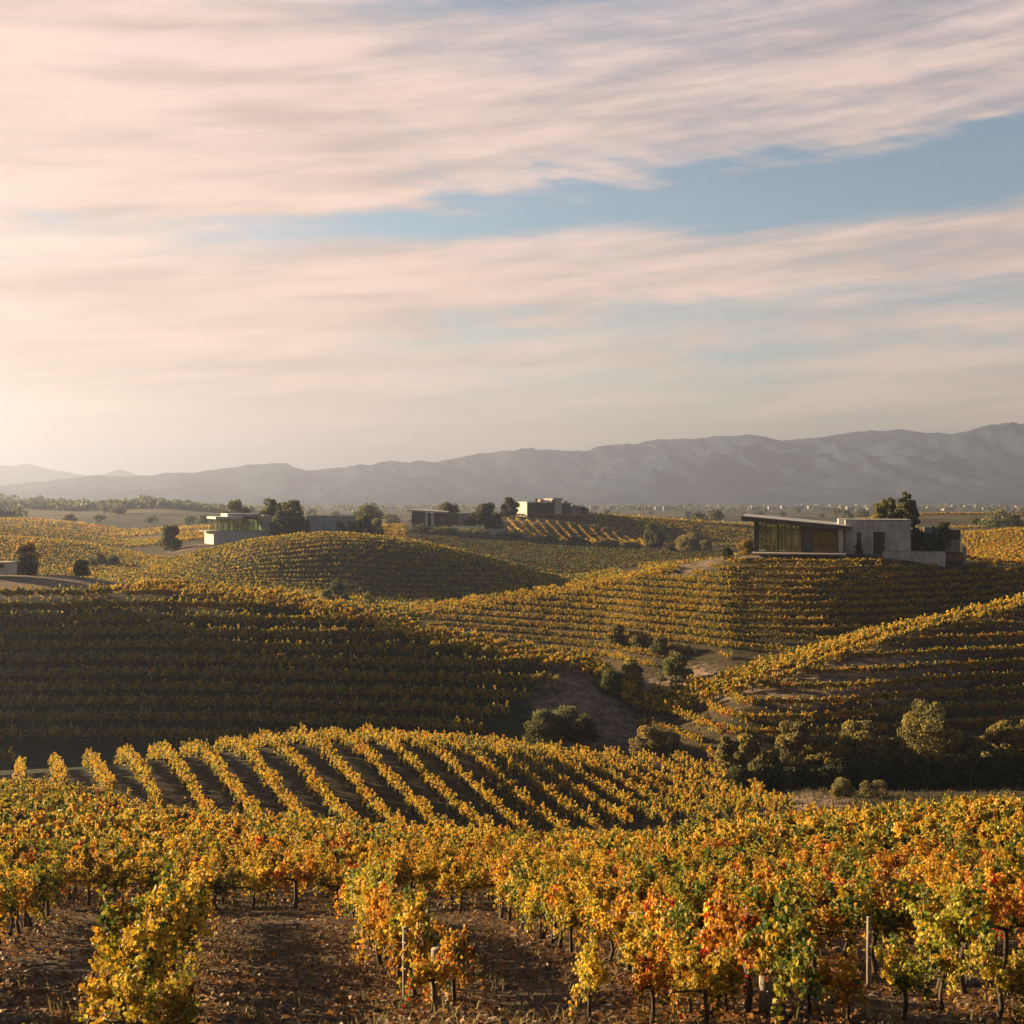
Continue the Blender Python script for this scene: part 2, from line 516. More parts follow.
def Zp(py, d):
    return -(py - HOR) / F * d


def fields(x, y):
    """surface colour classes of the ground: (bare dirt, dry grass) weights"""
    r = np.hypot(x, y)
    d = np.maximum(y, 1.0)
    px = np.where(y > 1, 512 + F * x / d, -2000)
    dirt = np.zeros_like(x)

    def blob(cx, cd, wx, wd, k=1.0):
        q = ((px - cx) / wx) ** 2 + ((d - cd) / wd) ** 2
        return k * np.clip(1.15 - .85 * q, 0, 1)
    dirt = np.maximum(dirt, blob(10, 170, 150, 11))                     # pad on the left hill
    dirt = np.maximum(dirt, blob(800, 100, 60, 8))
    dirt = np.maximum(dirt, blob(680, 158, 45, 10, 0.9))
    dirt = np.maximum(dirt, blob(700, 200, 50, 7, 0.62))
    dirt = np.maximum(dirt, blob(798, 198.5, 70, 5, 1.0))
    dirt = np.maximum(dirt, blob(590, 138, 75, 16, 0.75))
    dirt = np.maximum(dirt, blob(830, 141, 170, 14, 0.75))
    dirt = np.maximum(dirt, blob(200, 335, 40, 9, 0.9))
    dirt = np.maximum(dirt, blob(470, 402, 60, 6, 0.7))
    dirt = np.maximum(dirt, blob(530, 452, 40, 5, 0.7))
    dirt = np.maximum(dirt, np.clip((60 - r) / 20, 0, 1) * 0.22)
    grass = np.clip((r - 60) / 30, 0, 1) * np.clip(0.5 + 1.6 * (fbm(x / 30, y / 30, 21, 3) - 0.5), 0, 1)
    grass = np.maximum(grass, np.clip((r - 122) / 8, 0, 1) * np.clip((196 - r) / 6, 0, 1) * (px < 560))
    return np.stack([dirt, grass], 1)


def build_ground():
    fine = np.radians(np.arange(-27, 27.01, 0.066))
    side = np.radians(np.arange(29, 180, 3.0))
    A = np.concatenate([-side[::-1], fine, side])
    R = np.exp(np.concatenate([np.arange(math.log(2.0), math.log(9), 0.06), np.arange(math.log(9), math.log(700), 0.0085),
                               np.arange(math.log(700), math.log(14000), 0.03)]))
    AA, RR = np.meshgrid(A, R, indexing='ij')
    x = (RR * np.sin(AA)).ravel(); y = (RR * np.cos(AA)).ravel()
    z = terrain(x, y)
    v = np.stack([x, y, z], 1)
    na, nr = len(A), len(R)
    i, j = np.meshgrid(np.arange(na), np.arange(nr - 1), indexing='ij')
    i2 = (i + 1) % na
    f = np.stack([i * nr + j, i2 * nr + j, i2 * nr + j + 1, i * nr + j + 1], -1).reshape(-1, 4)
    # close the hole under the camera
    ci = len(v)
    v = np.concatenate([v, [[0, 0, -4.0]]])
    ii = np.arange(na)
    tri = np.stack([np.full(na, ci), ((ii + 1) % na) * nr, ii * nr], 1)
    f = f[:, ::-1]
    tri = tri[:, ::-1]
    m, t, b = mat_base('ground_soil')
    at = t.n('ShaderNodeAttribute', attribute_name='cover')
    sp = t.n('ShaderNodeSeparateColor')
    t.link(at.outputs['Color'], sp.inputs[0])
    geo = t.n('ShaderNodeNewGeometry')
    P = geo.outputs['Position']
    nb = t.noise(P, 0.09, 5, 0.6)
    nm = t.noise(P, 0.9, 6, 0.65)
    nf = t.noise(P, 9.0, 6, 0.7)
    soil = t.mix(t.maprange(nm, 0.3, 0.7), (0.042, 0.028, 0.018), (0.105, 0.070, 0.044))
    soil = t.mix(t.maprange(nf, 0.45, 0.75, 0, 0.6), soil, (0.135, 0.092, 0.058))
    gr = t.mix(t.maprange(nb, 0.3, 0.7), (0.018, 0.022, 0.011), (0.042, 0.041, 0.021))
    gr = t.mix(t.maprange(nf, 0.4, 0.7, 0, 0.5), gr, (0.034, 0.038, 0.017))
    dirt = t.mix(t.maprange(nm, 0.3, 0.7), (0.15, 0.105, 0.078), (0.25, 0.178, 0.135))
    dirt = t.mix(t.maprange(nf, 0.5, 0.75, 0, 0.5), dirt, (0.19, 0.135, 0.09))
    nfar = t.noise(P, 0.007, 4, 0.6)
    gr = t.mix(t.math('MULTIPLY', t.maprange(nfar, 0.46, 0.60), sp.outputs[2]), gr, (0.115, 0.085, 0.040))
    c = t.mix(sp.outputs[1], soil, gr)
    dmask = t.maprange(t.math('ADD', sp.outputs[0], t.math('MULTIPLY', t.math('SUBTRACT', nm, 0.5), 1.1)), 0.30, 0.85)
    c = t.mix(dmask, c, dirt)
    t.link(c, b.inputs['Base Color'])
    b.inputs['Roughness'].default_value = 0.95
    b.inputs['Specular IOR Level'].default_value = 0.1
    bp = t.n('ShaderNodeBump')
    bp.inputs['Strength'].default_value = 0.9
    bp.inputs['Distance'].default_value = 0.12
    t.put(bp.inputs['Height'], t.math('ADD', nm, t.math('MULTIPLY', nf, 0.5)))
    t.link(bp.outputs[0], b.inputs['Normal'])
    me = mesh_np('ground', v, [f, tri], m, smooth=True)
    cv = fields(v[:, 0], v[:, 1])
    a4 = np.ones((len(v), 4), np.float32)
    a4[:, :2] = cv
    a4[:, 2] = np.clip((np.hypot(v[:, 0], v[:, 1]) - 480) / 150, 0, 1)
    a4[:, 1] = np.maximum(a4[:, 1], a4[:, 2])
    att = me.attributes.new('cover', 'FLOAT_COLOR', 'POINT')
    att.data.foreach_set('color', a4.ravel())
    o = link('ground', me)
    tag(o, 'rolling vineyard hills of dark soil, dry grass and bare dirt', 'hills', kind='structure')
    return v[:, 2].min()


ZMIN = build_ground()


def build_mountains(name, knots, r0, r1, r2, label, seed, freq, zb=-18):
    az0, az1 = -36, 36
    A = np.radians(np.linspace(az0, az1, 1100))
    T = np.concatenate([np.linspace(0, 1, 110), np.linspace(1, 1.6, 16)[1:]])
    px = 512 + F * np.tan(A)
    py = pchip([k[0] for k in knots], [k[1] for k in knots], px)
    AA, TT = np.meshgrid(A, T, indexing='ij')
    H = (HOR - py) / F * r1 * np.cos(A) + (fbm(px / 30, px * 0, seed, 4) - 0.5) * 0.010 * r1 * 0.5 - zb
    R = np.where(TT <= 1, r0 + (r1 - r0) * TT, r1 + (r2 - r1) * (TT - 1) / 0.6)
    wx = R * np.sin(AA); wy = R * np.cos(AA)
    wq = 260 * (fbm(wx / 900, wy / 900, seed + 3, 3) - 0.5)
    ridged = lambda sx, sy, sd, oc: 1 - np.abs(2 * fbm((wx + wq + .35 * (wy - r0)) / sx, (wy + wq) / sy, sd, oc) - 1)
    rid = ridged(330, 900, seed + 7, 5)
    rid2 = ridged(120, 260, seed + 13, 4)
    sh = np.where(TT <= 1, TT ** 1.2, 1 - ((TT - 1) / 0.6) ** 1.3)
    cut = np.clip(4.5 * TT * (1 - np.clip(TT, 0, 1)), 0, 1)
    hh = H[:, None] * np.clip(sh * (1 + cut * (1.25 * (rid - 0.78) + 0.5 * (rid2 - 0.75))), 0, 1.0)
    x = (R * np.sin(AA)).ravel(); y = (R * np.cos(AA)).ravel(); z = (zb + hh).ravel()
    na, nr = len(A), len(T)
    i, j = np.meshgrid(np.arange(na - 1), np.arange(nr - 1), indexing='ij')
    f = np.stack([i * nr + j, i * nr + j + 1, (i + 1) * nr + j + 1, (i + 1) * nr + j], -1).reshape(-1, 4)
    m, t, b = mat_base(name + '_scrub')
    geo = t.n('ShaderNodeNewGeometry')
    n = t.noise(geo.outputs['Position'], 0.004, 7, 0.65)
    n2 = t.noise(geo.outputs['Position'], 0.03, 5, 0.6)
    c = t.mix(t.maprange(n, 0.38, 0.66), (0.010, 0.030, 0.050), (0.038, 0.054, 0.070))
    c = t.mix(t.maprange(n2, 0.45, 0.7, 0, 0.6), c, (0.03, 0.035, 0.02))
    t.link(c, b.inputs['Base Color'])
    b.inputs['Roughness'].default_value = 1.0
    b.inputs['Specular IOR Level'].default_value = 0.0
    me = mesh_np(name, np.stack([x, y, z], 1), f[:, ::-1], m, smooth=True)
    return tag(link(name, me), label, 'mountains', kind='structure')


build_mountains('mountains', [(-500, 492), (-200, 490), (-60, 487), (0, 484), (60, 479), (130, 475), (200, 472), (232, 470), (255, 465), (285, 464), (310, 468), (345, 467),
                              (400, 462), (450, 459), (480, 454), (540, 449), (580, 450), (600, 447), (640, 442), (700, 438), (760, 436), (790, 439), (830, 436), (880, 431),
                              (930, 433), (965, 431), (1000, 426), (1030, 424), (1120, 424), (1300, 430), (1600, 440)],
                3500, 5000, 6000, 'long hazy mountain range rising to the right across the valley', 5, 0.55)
build_mountains('distant_peaks', [(-500, 470), (-200, 466), (-80, 462), (0, 465), (20, 464), (50, 470), (75, 474), (100, 474), (120, 469), (140, 474), (180, 480), (400, 490), (800, 495), (1600, 495)],
                6600, 7600, 8800, 'faint farthest peaks behind the left end of the range', 31, 0.5)

# ------------------------------------------------------------------ haze (air)
hm = bpy.data.materials.new('valley_air')
hm.use_nodes = True
ht = NT(hm.node_tree)
hm.node_tree.nodes.clear()
ho = ht.n('ShaderNodeOutputMaterial')
pv = ht.n('ShaderNodeVolumePrincipled')
pv.inputs['Color'].default_value = (0.30, 0.35, 0.525, 1)
pv.inputs['Density'].default_value = 2.4e-4
pv.inputs['Anisotropy'].default_value = 0.5
ht.link(pv.outputs[0], ho.inputs['Volume'])
hb = 15500.0
z0, z1 = ZMIN - 1.0, 335.0
hv = np.array([[sx * hb, sy * hb, zz] for zz in (z0, z1) for sx, sy in ((-1, -1), (1, -1), (1, 1), (-1, 1))])
hf = np.array([[0, 3, 2, 1], [4, 5, 6, 7], [0, 1, 5, 4], [1, 2, 6, 5], [2, 3, 7, 6], [3, 0, 4, 7]])
tag(link('haze', mesh_np('haze', hv, hf, hm)), 'warm evening haze hanging over the valley', 'haze', kind='stuff')

# ------------------------------------------------------------------ leaves
GOLD = (0.66, 0.39, 0.035); YELL = (0.72, 0.52, 0.07); ORNG = (0.60, 0.27, 0.028); REDD = (0.46, 0.055, 0.018)
YGRN = (0.34, 0.31, 0.035); GREN = (0.105, 0.145, 0.028); BRWN = (0.22, 0.10, 0.035); DGRN = (0.05, 0.075, 0.02)
PAL = np.array([GOLD, YELL, ORNG, REDD, YGRN, GREN, BRWN, DGRN])
MIX = {
    'golden':  [.36, .22, .06, .005, .21, .10, .04, .005],
    'orange':  [.30, .09, .30, .07, .09, .07, .07, .01],
    'red':     [.15, .05, .33, .32, .04, .03, .08, .00],
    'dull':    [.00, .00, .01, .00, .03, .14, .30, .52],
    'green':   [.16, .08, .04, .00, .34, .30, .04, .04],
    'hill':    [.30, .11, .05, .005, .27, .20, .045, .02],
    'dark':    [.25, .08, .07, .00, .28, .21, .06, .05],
}
# lobed vine leaf outline (unit radius), tip toward -y, petiole at +y
_lo = np.array([(0, .35), (.38, .62), (.95, .28), (.62, -.02), (.78, -.58), (.30, -.45), (0, -1.0), (-.30, -.45), (-.78, -.58), (-.62, -.02), (-.95, .28), (-.38, .62)])
LEAF_V = np.concatenate([[[0, 0, 0]], np.column_stack([_lo, -0.28 * np.abs(_lo[:, 0]) - 0.10 * (_lo[:, 1] < -.4)])])
LEAF_F = np.array([[0, 1 + (k + 1) % 12, 1 + k] for k in range(12)])
QUAD_V = np.array([(0, .8, 0), (.75, 0, -.25), (0, -1.0, -.05), (-.75, 0, -.25)])
QUAD_F = np.array([[0, 1, 2, 3]])


def frames(n, hang=0.6):
    """random leaf frames; columns = leaf x, y, z. hang = how vertical the blades hang"""
    a = rng.uniform(0, 2 * np.pi, n)
    nz = rng.normal(0.35 * (1 - hang) + 0.25, 0.42, n)
    nrm = np.stack([np.cos(a), np.sin(a), nz], 1)
    nrm /= np.linalg.norm(nrm, axis=1)[:, None]
    up = np.tile([0., 0., 1.], (n, 1)) + rng.normal(0, 0.45, (n, 3))
    yv = up - nrm * (up * nrm).sum(1)[:, None]
    yv /= np.linalg.norm(yv, axis=1)[:, None]
    xv = np.cross(yv, nrm)
    return np.stack([xv, yv, nrm], 2)


def leaves(pos, fr, size, tv, tf):
    n = len(pos); k = len(tv)
    v = np.einsum('nij,kj->nki', fr, tv) * size[:, None, None] + pos[:, None, :]
    f = (np.arange(n) * k)[:, None, None] + tf[None]
    return v.reshape(-1, 3), f.reshape(-1, tf.shape[1])


def tube(pts, rad, sides=6):
    pts = np.asarray(pts, float); rad = np.asarray(rad, float)
    n = len(pts)
    tan = np.gradient(pts, axis=0)
    tan /= np.linalg.norm(tan, axis=1)[:, None] + 1e-9
    ref = np.array([1., 0, 0]) if abs(tan[0, 0]) < 0.7 else np.array([0, 1., 0])
    ux = ref - tan * (tan @ ref)[:, None]
    ux /= np.linalg.norm(ux, axis=1)[:, None] + 1e-9
    uy = np.cross(tan, ux)
    a = np.arange(sides) * 2 * np.pi / sides
    v = pts[:, None, :] + rad[:, None, None] * (np.cos(a)[None, :, None] * ux[:, None, :] + np.sin(a)[None, :, None] * uy[:, None, :])
    i, j = np.meshgrid(np.arange(n - 1), np.arange(sides), indexing='ij')
    f = np.stack([i * sides + j, i * sides + (j + 1) % sides, (i + 1) * sides + (j + 1) % sides, (i + 1) * sides + j], -1).reshape(-1, 4)
    v = v.reshape(-1, 3)
    # end caps (fan as quads would be messy: use a centre vertex)
    c0, c1 = len(v), len(v) + 1
    v = np.concatenate([v, pts[:1], pts[-1:]])
    jj = np.arange(sides)
    caps = np.concatenate([np.stack([np.full(sides, c0), (jj + 1) % sides, jj], 1),
                           np.stack([np.full(sides, c1), (n - 1) * sides + jj, (n - 1) * sides + (jj + 1) % sides], 1)])
    return v, f, caps


class Parts:
    """collects quads and triangles for one mesh"""
    def __init__(self):
        self.v = []; self.q = []; self.t = []; self.n = 0

    def add(self, v, q=None, t=None):
        self.v.append(np.asarray(v, float))
        if q is not None: self.q.append(np.asarray(q) + self.n)
        if t is not None: self.t.append(np.asarray(t) + self.n)
        self.n += len(v)
        return self

    def tube(self, pts, rad, sides=6):
        v, q, t = tube(pts, rad, sides)
        return self.add(v, q, t)

    def box(self, x0, x1, y0, y1, zb, zt):
        v = [(x, y, z) for z in (zb, zt) for x, y in ((x0, y0), (x1, y0), (x1, y1), (x0, y1))]
        return self.add(v, [[0, 3, 2, 1], [4, 5, 6, 7], [0, 1, 5, 4], [1, 2, 6, 5], [2, 3, 7, 6], [3, 0, 4, 7]])

    def prism(self, pts8):
        return self.add(pts8, [[0, 3, 2, 1], [4, 5, 6, 7], [0, 1, 5, 4], [1, 2, 6, 5], [2, 3, 7, 6], [3, 0, 4, 7]])

    def mesh(self, name, mat, smooth=False):
        fs = []
        if self.q: fs.append(np.concatenate(self.q))
        if self.t: fs.append(np.concatenate(self.t))
        return mesh_np(name, np.concatenate(self.v), fs, mat, smooth=smooth)

    def build(self, name, mat, parent=None, smooth=False):
        return link(name, self.mesh(name, mat, smooth), parent)


def vine_canes(n, spread=0.68):
    """parametric shoots of one vine: start, outward, rise, droop, length"""
    st = np.column_stack([rng.uniform(-spread, spread, n), rng.normal(0, .05, n), rng.uniform(.72, 1.0, n)])
    ph = rng.choice([-1, 1], n) * np.pi / 2 + rng.normal(0, .75, n)
    b = rng.uniform(.08, .58, n)
    a = rng.uniform(.70, 1.40, n)
    c = rng.uniform(.3, 1.35, n) * (0.45 + b * 1.5)
    L = rng.uniform(.8, 1.25, n)
    out = np.column_stack([np.cos(ph), np.sin(ph), np.zeros(n)])
    return st, out, a, b, c, L


def cane_pos(cn, k, s):
    st, out, a, b, c, L = cn
    q = s * L[k]
    p = st[k] + out[k] * (b[k] * q)[:, None]
    p[:, 2] += a[k] * q - c[k] * q * q
    p[:, 2] = np.maximum(p[:, 2], 0.18)
    return p


def vine_leaf_cols(n, h, mix, cane):
    w = np.array(MIX[mix], float)
    # most leaves of one shoot turn together
    own = rng.choice(8, cane.max() + 1, p=w / w.sum())
    idx = np.where(rng.random(n) < .62, own[cane], rng.choice(8, n, p=w / w.sum()))
    # inner / lower leaves are later to turn
    g = (h < 1.0) & (rng.random(n) < 0.22)
    idx[g] = rng.choice([4, 5, 5, 6], g.sum())
    return .88 * PAL[idx] * rng.uniform(.78, 1.18, (n, 1)) * rng.uniform(.93, 1.07, (n, 3))


def vine_proto(mix, nleaf, ncane=17, scale=.078):
    cn = vine_canes(ncane)
    k = rng.integers(0, ncane, nleaf)
    s = rng.random(nleaf) ** 0.8
    p = cane_pos(cn, k, s) + rng.normal(0, .058, (nleaf, 3)) * [1, 1, .9]
    return cn, p, frames(nleaf), rng.uniform(.75, 1.25, nleaf) * scale, vine_leaf_cols(nleaf, p[:, 2], mix, k)


def vine_wood():
    tr = Parts()
    lean = rng.normal(0, .05, 2)
    pts = [(0, 0, -.15), (lean[0] * .3, lean[1] * .3, .1), (lean[0] + rng.normal(0, .02), lean[1], .38), (lean[0] * .6, lean[1] * .6 + rng.normal(0, .02), .65), (0, 0, .9)]
    tr.tube(pts, [.085, .062, .05, .05, .058], 7)
    for sgn in (-1, 1):
        tr.tube([(0, 0, .86), (sgn * .2, rng.normal(0, .02), .92), (sgn * .45, rng.normal(0, .02), .92), (sgn * .68, 0, .93)], [.045, .034, .028, .018], 5)
    return tr.mesh('trunk', M['bark'], True)


def vine_cane_mesh(cn):
    cm = Parts()
    st = cn[0]
    for k in range(len(st)):
        ss = np.linspace(0, 1.02, 6)
        cm.tube(cane_pos(cn, np.full(6, k), ss), np.linspace(.008, .003, 6), 3)
    return cm.mesh('canes', M['cane'], True)


# ------------------------------------------------------------------ vineyard rows
def to_px(x, y):
    return 512 + F * x / np.maximum(y, 1e-3)


def line_rows(origin, direc, spacing, step, k0, k1, s0, s1, inside, jit=.1):
    t = np.array(direc, float); t /= np.linalg.norm(t)
    n = np.array([t[1], -t[0]])
    out = []
    for k in range(k0, k1 + 1):
        s = np.arange(s0, s1, step) + rng.uniform(-.2, .2)
        p = np.array(origin)[None] + n[None] * (k * spacing) + t[None] * s[:, None]
        p = p + rng.normal(0, jit, p.shape) * .6
        ok = inside(to_px(p[:, 0], p[:, 1]), p[:, 1], p[:, 0])
        p = p[ok]
        if len(p):
            out.append(np.column_stack([p, np.full(len(p), math.atan2(t[1], t[0])), np.full(len(p), k)]))
    return np.concatenate(out)


def contour_rows(px0, px1, dlo, dhi, dz, step, skip=None):
    """rows that follow the contour lines of a slope between two distance limits (functions of px)"""
    px = np.arange(px0, px1, 3.0)
    lo, hi = dlo(px), dhi(px)
    T = np.linspace(0, 1, 160)
    D = lo[:, None] + (hi - lo)[:, None] * T
    Xs = (px[:, None] - 512) / F * D
    Zs = terrain(Xs.ravel(), D.ravel()).reshape(D.shape)
    out = []
    for lev in np.arange(math.floor(Zs.min()), Zs.max(), dz):
        s = np.sign(Zs - lev)
        cr = (s[:, :-1] < 0) & (s[:, 1:] >= 0)
        has = cr.any(1)
        j = cr.argmax(1)
        run = []
        for c in range(len(px)):
            if has[c]:
                za, zb = Zs[c, j[c]], Zs[c, j[c] + 1]
                f = (lev - za) / (zb - za + 1e-9)
                d = D[c, j[c]] * (1 - f) + D[c, j[c] + 1] * f
                p = ((px[c] - 512) / F * d, d)
                if run and math.hypot(p[0] - run[-1][0], p[1] - run[-1][1]) > 6:
                    out.append(run); run = []
                run.append(p)
            elif run:
                out.append(run); run = []
        if run: out.append(run)
    res = []
    for kk, run in enumerate(out):
        if len(run) < 3: continue
        a = np.array(run)
        for _ in range(4):
            a[1:-1] = .25 * a[:-2] + .5 * a[1:-1] + .25 * a[2:]
        seg = np.hypot(*np.diff(a, axis=0).T)
        L = np.concatenate([[0], np.cumsum(seg)])
        if L[-1] < 4: continue
        s = np.arange(rng.uniform(0, step), L[-1], step)
        x = np.interp(s, L, a[:, 0]); y = np.interp(s, L, a[:, 1])
        ang = np.arctan2(np.gradient(y), np.gradient(x)) if len(s) > 1 else np.zeros(1)
        res.append(np.column_stack([x, y, ang, np.full(len(x), kk)]))
    r = np.concatenate(res)
    if skip is not None:
        r = r[~skip(to_px(r[:, 0], r[:, 1]), r[:, 1], r[:, 0])]
    return r


fd = lambda i: (lambda px: feat(i, px)[0])
# foreground field: rows running away and slightly left
FG_DIR = (-0.198, 0.980)


def fg_split(px):
    return 31.0 - 12.2 * np.clip((px - 540) / 130, 0, 1)


def fg_inside(px, d, x):
    o = x + .202 * (d - 20)
    start = np.where(o < -3.7, 12.2, np.where(o < 0, 16.2, np.where(o < 3.5, 13.4, 16.2)))
    return (d > start) & (d < np.maximum(fg_split(px) - 1.4, 17.6)) & (px > -260) & (px < 1290)


def fg2_inside(px, d, x):
    return (d > fg_split(px)) & (d < 76 + np.clip((170 - px) / 9, 0, 19)) & (px > -260) & (px < 1290)


FG = line_rows((-5.5, 20), FG_DIR, 3.53, 1.02, -26, 26, -10, 76, fg_inside)
FG2 = line_rows((0, 50), (.985, .17), 2.05, 1.05, -40, 40, -80, 80, fg2_inside)
FG2[:, 3] += 1000
FG = np.concatenate([FG, FG2])
KN = line_rows((-20, 115), (.37, -.93), 3.0, .85, -40, 40, -30, 60,
               lambda px, d, x: (d > 83 + np.clip((180 - px) / 14, 0, 11) + np.clip((px - 470) / 180, 0, 1) * 9) & (d < 122) & (px > -350) & (px < 792 - np.clip((d - 96) * 2.5, 0, 40)))
pad = lambda px, d, x: (((px - 10) / 132) ** 2 + ((d - 172) / 11) ** 2 < 1)
L2 = contour_rows(-420, 645, lambda p: fd(8)(p) - 6 + np.clip((p - 400) / 200, 0, 1) * 24, lambda p: fd(len(FEAT) - 1)(p) + 1, 1.42, .42, pad)
L2c = contour_rows(-420, 640, lambda p: fd(len(FEAT) - 1)(p) + 1, lambda p: fd(9)(p) + 3, 0.32, .6, pad)
house_skip = lambda px, d, x: ((px > 672) & (px < 968) & (d > 194.5 - np.clip((px - 672) / 40, 0, 1) * 1.0)) | (((px - 690) / 36) ** 2 + ((d - 160) / 10) ** 2 < 1)
L4 = contour_rows(375, 1330, lambda p: fd(10)(p) + np.where(p > 560, np.clip((720 - p) / 160, 0, 1) * 4, 0), lambda p: fd(11)(p) + 6, 0.92, .5, house_skip)
L4c = contour_rows(375, 680, lambda p: fd(11)(p) - 8, lambda p: fd(11)(p) + 5, 0.4, 1.1)
L5 = contour_rows(640, 1330, lambda p: fd(8)(p) + 5, lambda p: fd(9)(p) + 2, 1.05, .5)


def ridge_rows(offsets, px0, px1, idx):
    out = []
    px = np.linspace(px0, px1, 200)
    d = feat(idx, px)[0]
    for k, o in enumerate(offsets):
        a = np.column_stack([X(px, d), d])
        tn = np.gradient(a, axis=0); tn /= np.linalg.norm(tn, axis=1)[:, None]
        a = a + np.column_stack([-tn[:, 1], tn[:, 0]]) * o
        L = np.concatenate([[0], np.cumsum(np.hypot(*np.diff(a, axis=0).T))])
        s = np.arange(0, L[-1], 1.2)
        x = np.interp(s, L, a[:, 0]); y = np.interp(s, L, a[:, 1])
        out.append(np.column_stack([x, y, np.arctan2(np.gradient(y), np.gradient(x)), np.full(len(x), k)]))
    return np.concatenate(out)


L5r = ridge_rows([-3.6, -1.2, 1.2, 3.6, 6.2], 648, 1250, 9)
L3 = line_rows((0, 250), (1, .10), 2.3, 1.3, -170, 120, -170, 120,
               lambda px, d, x: (px > 100) & (px < 620) & (d > np.where(px < 430, fd(10)(px) + 8, fd(12)(px) - 4)) & (d < fd(13)(px) + 6))
LF = line_rows((0, 250), (1, .06), 2.6, 1.4, -170, 120, -420, 20,
               lambda px, d, x: (px > -450) & (px < 168) & (d > np.where(px < 95, 215, fd(12)(px) - 8)) & (d < fd(13)(px) + 12))
LF2 = line_rows((0, 250), (1, -.05), 3.2, 1.6, -170, 120, -520, 20,
                lambda px, d, x: (px > -450) & (px < 215) & (d > fd(14)(px) + 4) & (d < fd(15)(px) + 10) & ((px < 140) | (d > 372)))
LF3 = line_rows((0, 250), (1, -.08), 3.2, 1.6, -170, 120, -420, 20,
                lambda px, d, x: (px > 125) & (px < 405) & (d > 368) & (d < 432))
LF4 = line_rows((0, 500), (1, .04), 6.0, 2.2, -40, 40, -420, 10, lambda px, d, x: (px > -420) & (px < 215) & (d > 505) & (d < 612))
H3 = line_rows((20, 430), (.17, -.98), 3.6, 1.4, -40, 30, -60, 60,
               lambda px, d, x: (px > 508) & (px < 645) & (d > 404 + np.clip((px - 560) / 60, 0, 1) * 8) & (d < 452 - np.clip((px - 590) / 40, 0, 1) * 14))
H3d = line_rows((0, 440), (1, .02), 2.8, 1.5, -170, 120, -20, 180,
                lambda px, d, x: (px > 588) & (px < 1000) & (d > 428) & (d < 474))
H3c = ridge_rows([-4.5, -2.2, 0, 2.2, 4.5], 588, 990, 17)
H3b = ridge_rows([-8, -5.5, -3], 500, 600, 17)
RF = line_rows((0, 250), (1, .04), 3.2, 1.4, -170, 120, 60, 340, lambda px, d, x: (px > 965) & (px < 1400) & (d > 232) & (d < 395))
RF2 = ridge_rows([-9, -6, -3, 0, 3], 860, 1300, 18)
MB = line_rows((0, 250), (1, .12), 2.8, 1.5, -170, 120, -120, 140, lambda px, d, x: (px > 360) & (px < 760) & (d > fd(13)(px) + 10) & (d < 386))
MBR = line_rows((0, 250), (1, .05), 3.2, 1.5, -170, 120, -20, 180, lambda px, d, x: (px > 640) & (px < 980) & (d > 238) & (d < 300))


def lod(mix, n, scale, count):
    return [vine_proto(mix, n, 14, scale)[1:] for _ in range(count)]


SV, SQ, SC = [], [], []
SN = [0]


def stuff_vines(P, mixes, nleaf, scale, hscale=1.0, trunk=True, wscale=1.0, gap=.03):
    P = P[rng.random(len(P)) > gap]
    z = terrain(P[:, 0], P[:, 1])
    prot = {m: lod(m, nleaf, scale, 7) for m, _ in mixes}
    names = [m for m, _ in mixes]
    w = np.array([q for _, q in mixes], float); w /= w.sum()
    patch = fbm(P[:, 0] / 14, P[:, 1] / 14, 77, 3)
    cw = np.cumsum(w)
    uq = np.clip(patch * .75 + rng.random(len(P)) * .6 - .18, 0, .999)
    for i in range(len(P)):
        m = names[min(int(np.searchsorted(cw, uq[i])), len(names) - 1)]
        p, fr, sz, col = prot[m][rng.integers(0, 7)]
        a = P[i, 2] + (np.pi if rng.random() < .5 else 0) + rng.normal(0, .06)
        ca, sa = math.cos(a), math.sin(a)
        R = np.array([[ca, -sa, 0], [sa, ca, 0], [0, 0, 1]])
        sc = rng.uniform(.86, 1.14)
        q = (p * [1, wscale * rng.uniform(.85, 1.15), hscale * rng.uniform(.9, 1.1)]) @ R.T * sc + [P[i, 0], P[i, 1], z[i]]
        v, f = leaves(q, R @ fr, sz, QUAD_V, QUAD_F)
        SV.append(v.astype(np.float32)); SQ.append(f + SN[0]); SN[0] += len(v)
        SC.append(col * rng.uniform(.85, 1.12))
        if trunk:
            b = .055
            tv = np.array([(x * b, y * b, zz) for zz in (-.1, .95) for x, y in ((-1, -1), (1, -1), (1, 1), (-1, 1))]) + [P[i, 0], P[i, 1], z[i]]
            tf = np.array([[0, 1, 5, 4], [1, 2, 6, 5], [2, 3, 7, 6], [3, 0, 4, 7]])
            SV.append(tv.astype(np.float32)); SQ.append(tf + SN[0]); SN[0] += 8
            SC.append(np.tile((.06, .042, .03), (4, 1)))


# the nearest vines become objects, sorted by distance
dist = np.hypot(FG[:, 0], FG[:, 1])
pxF = to_px(FG[:, 0], FG[:, 1])
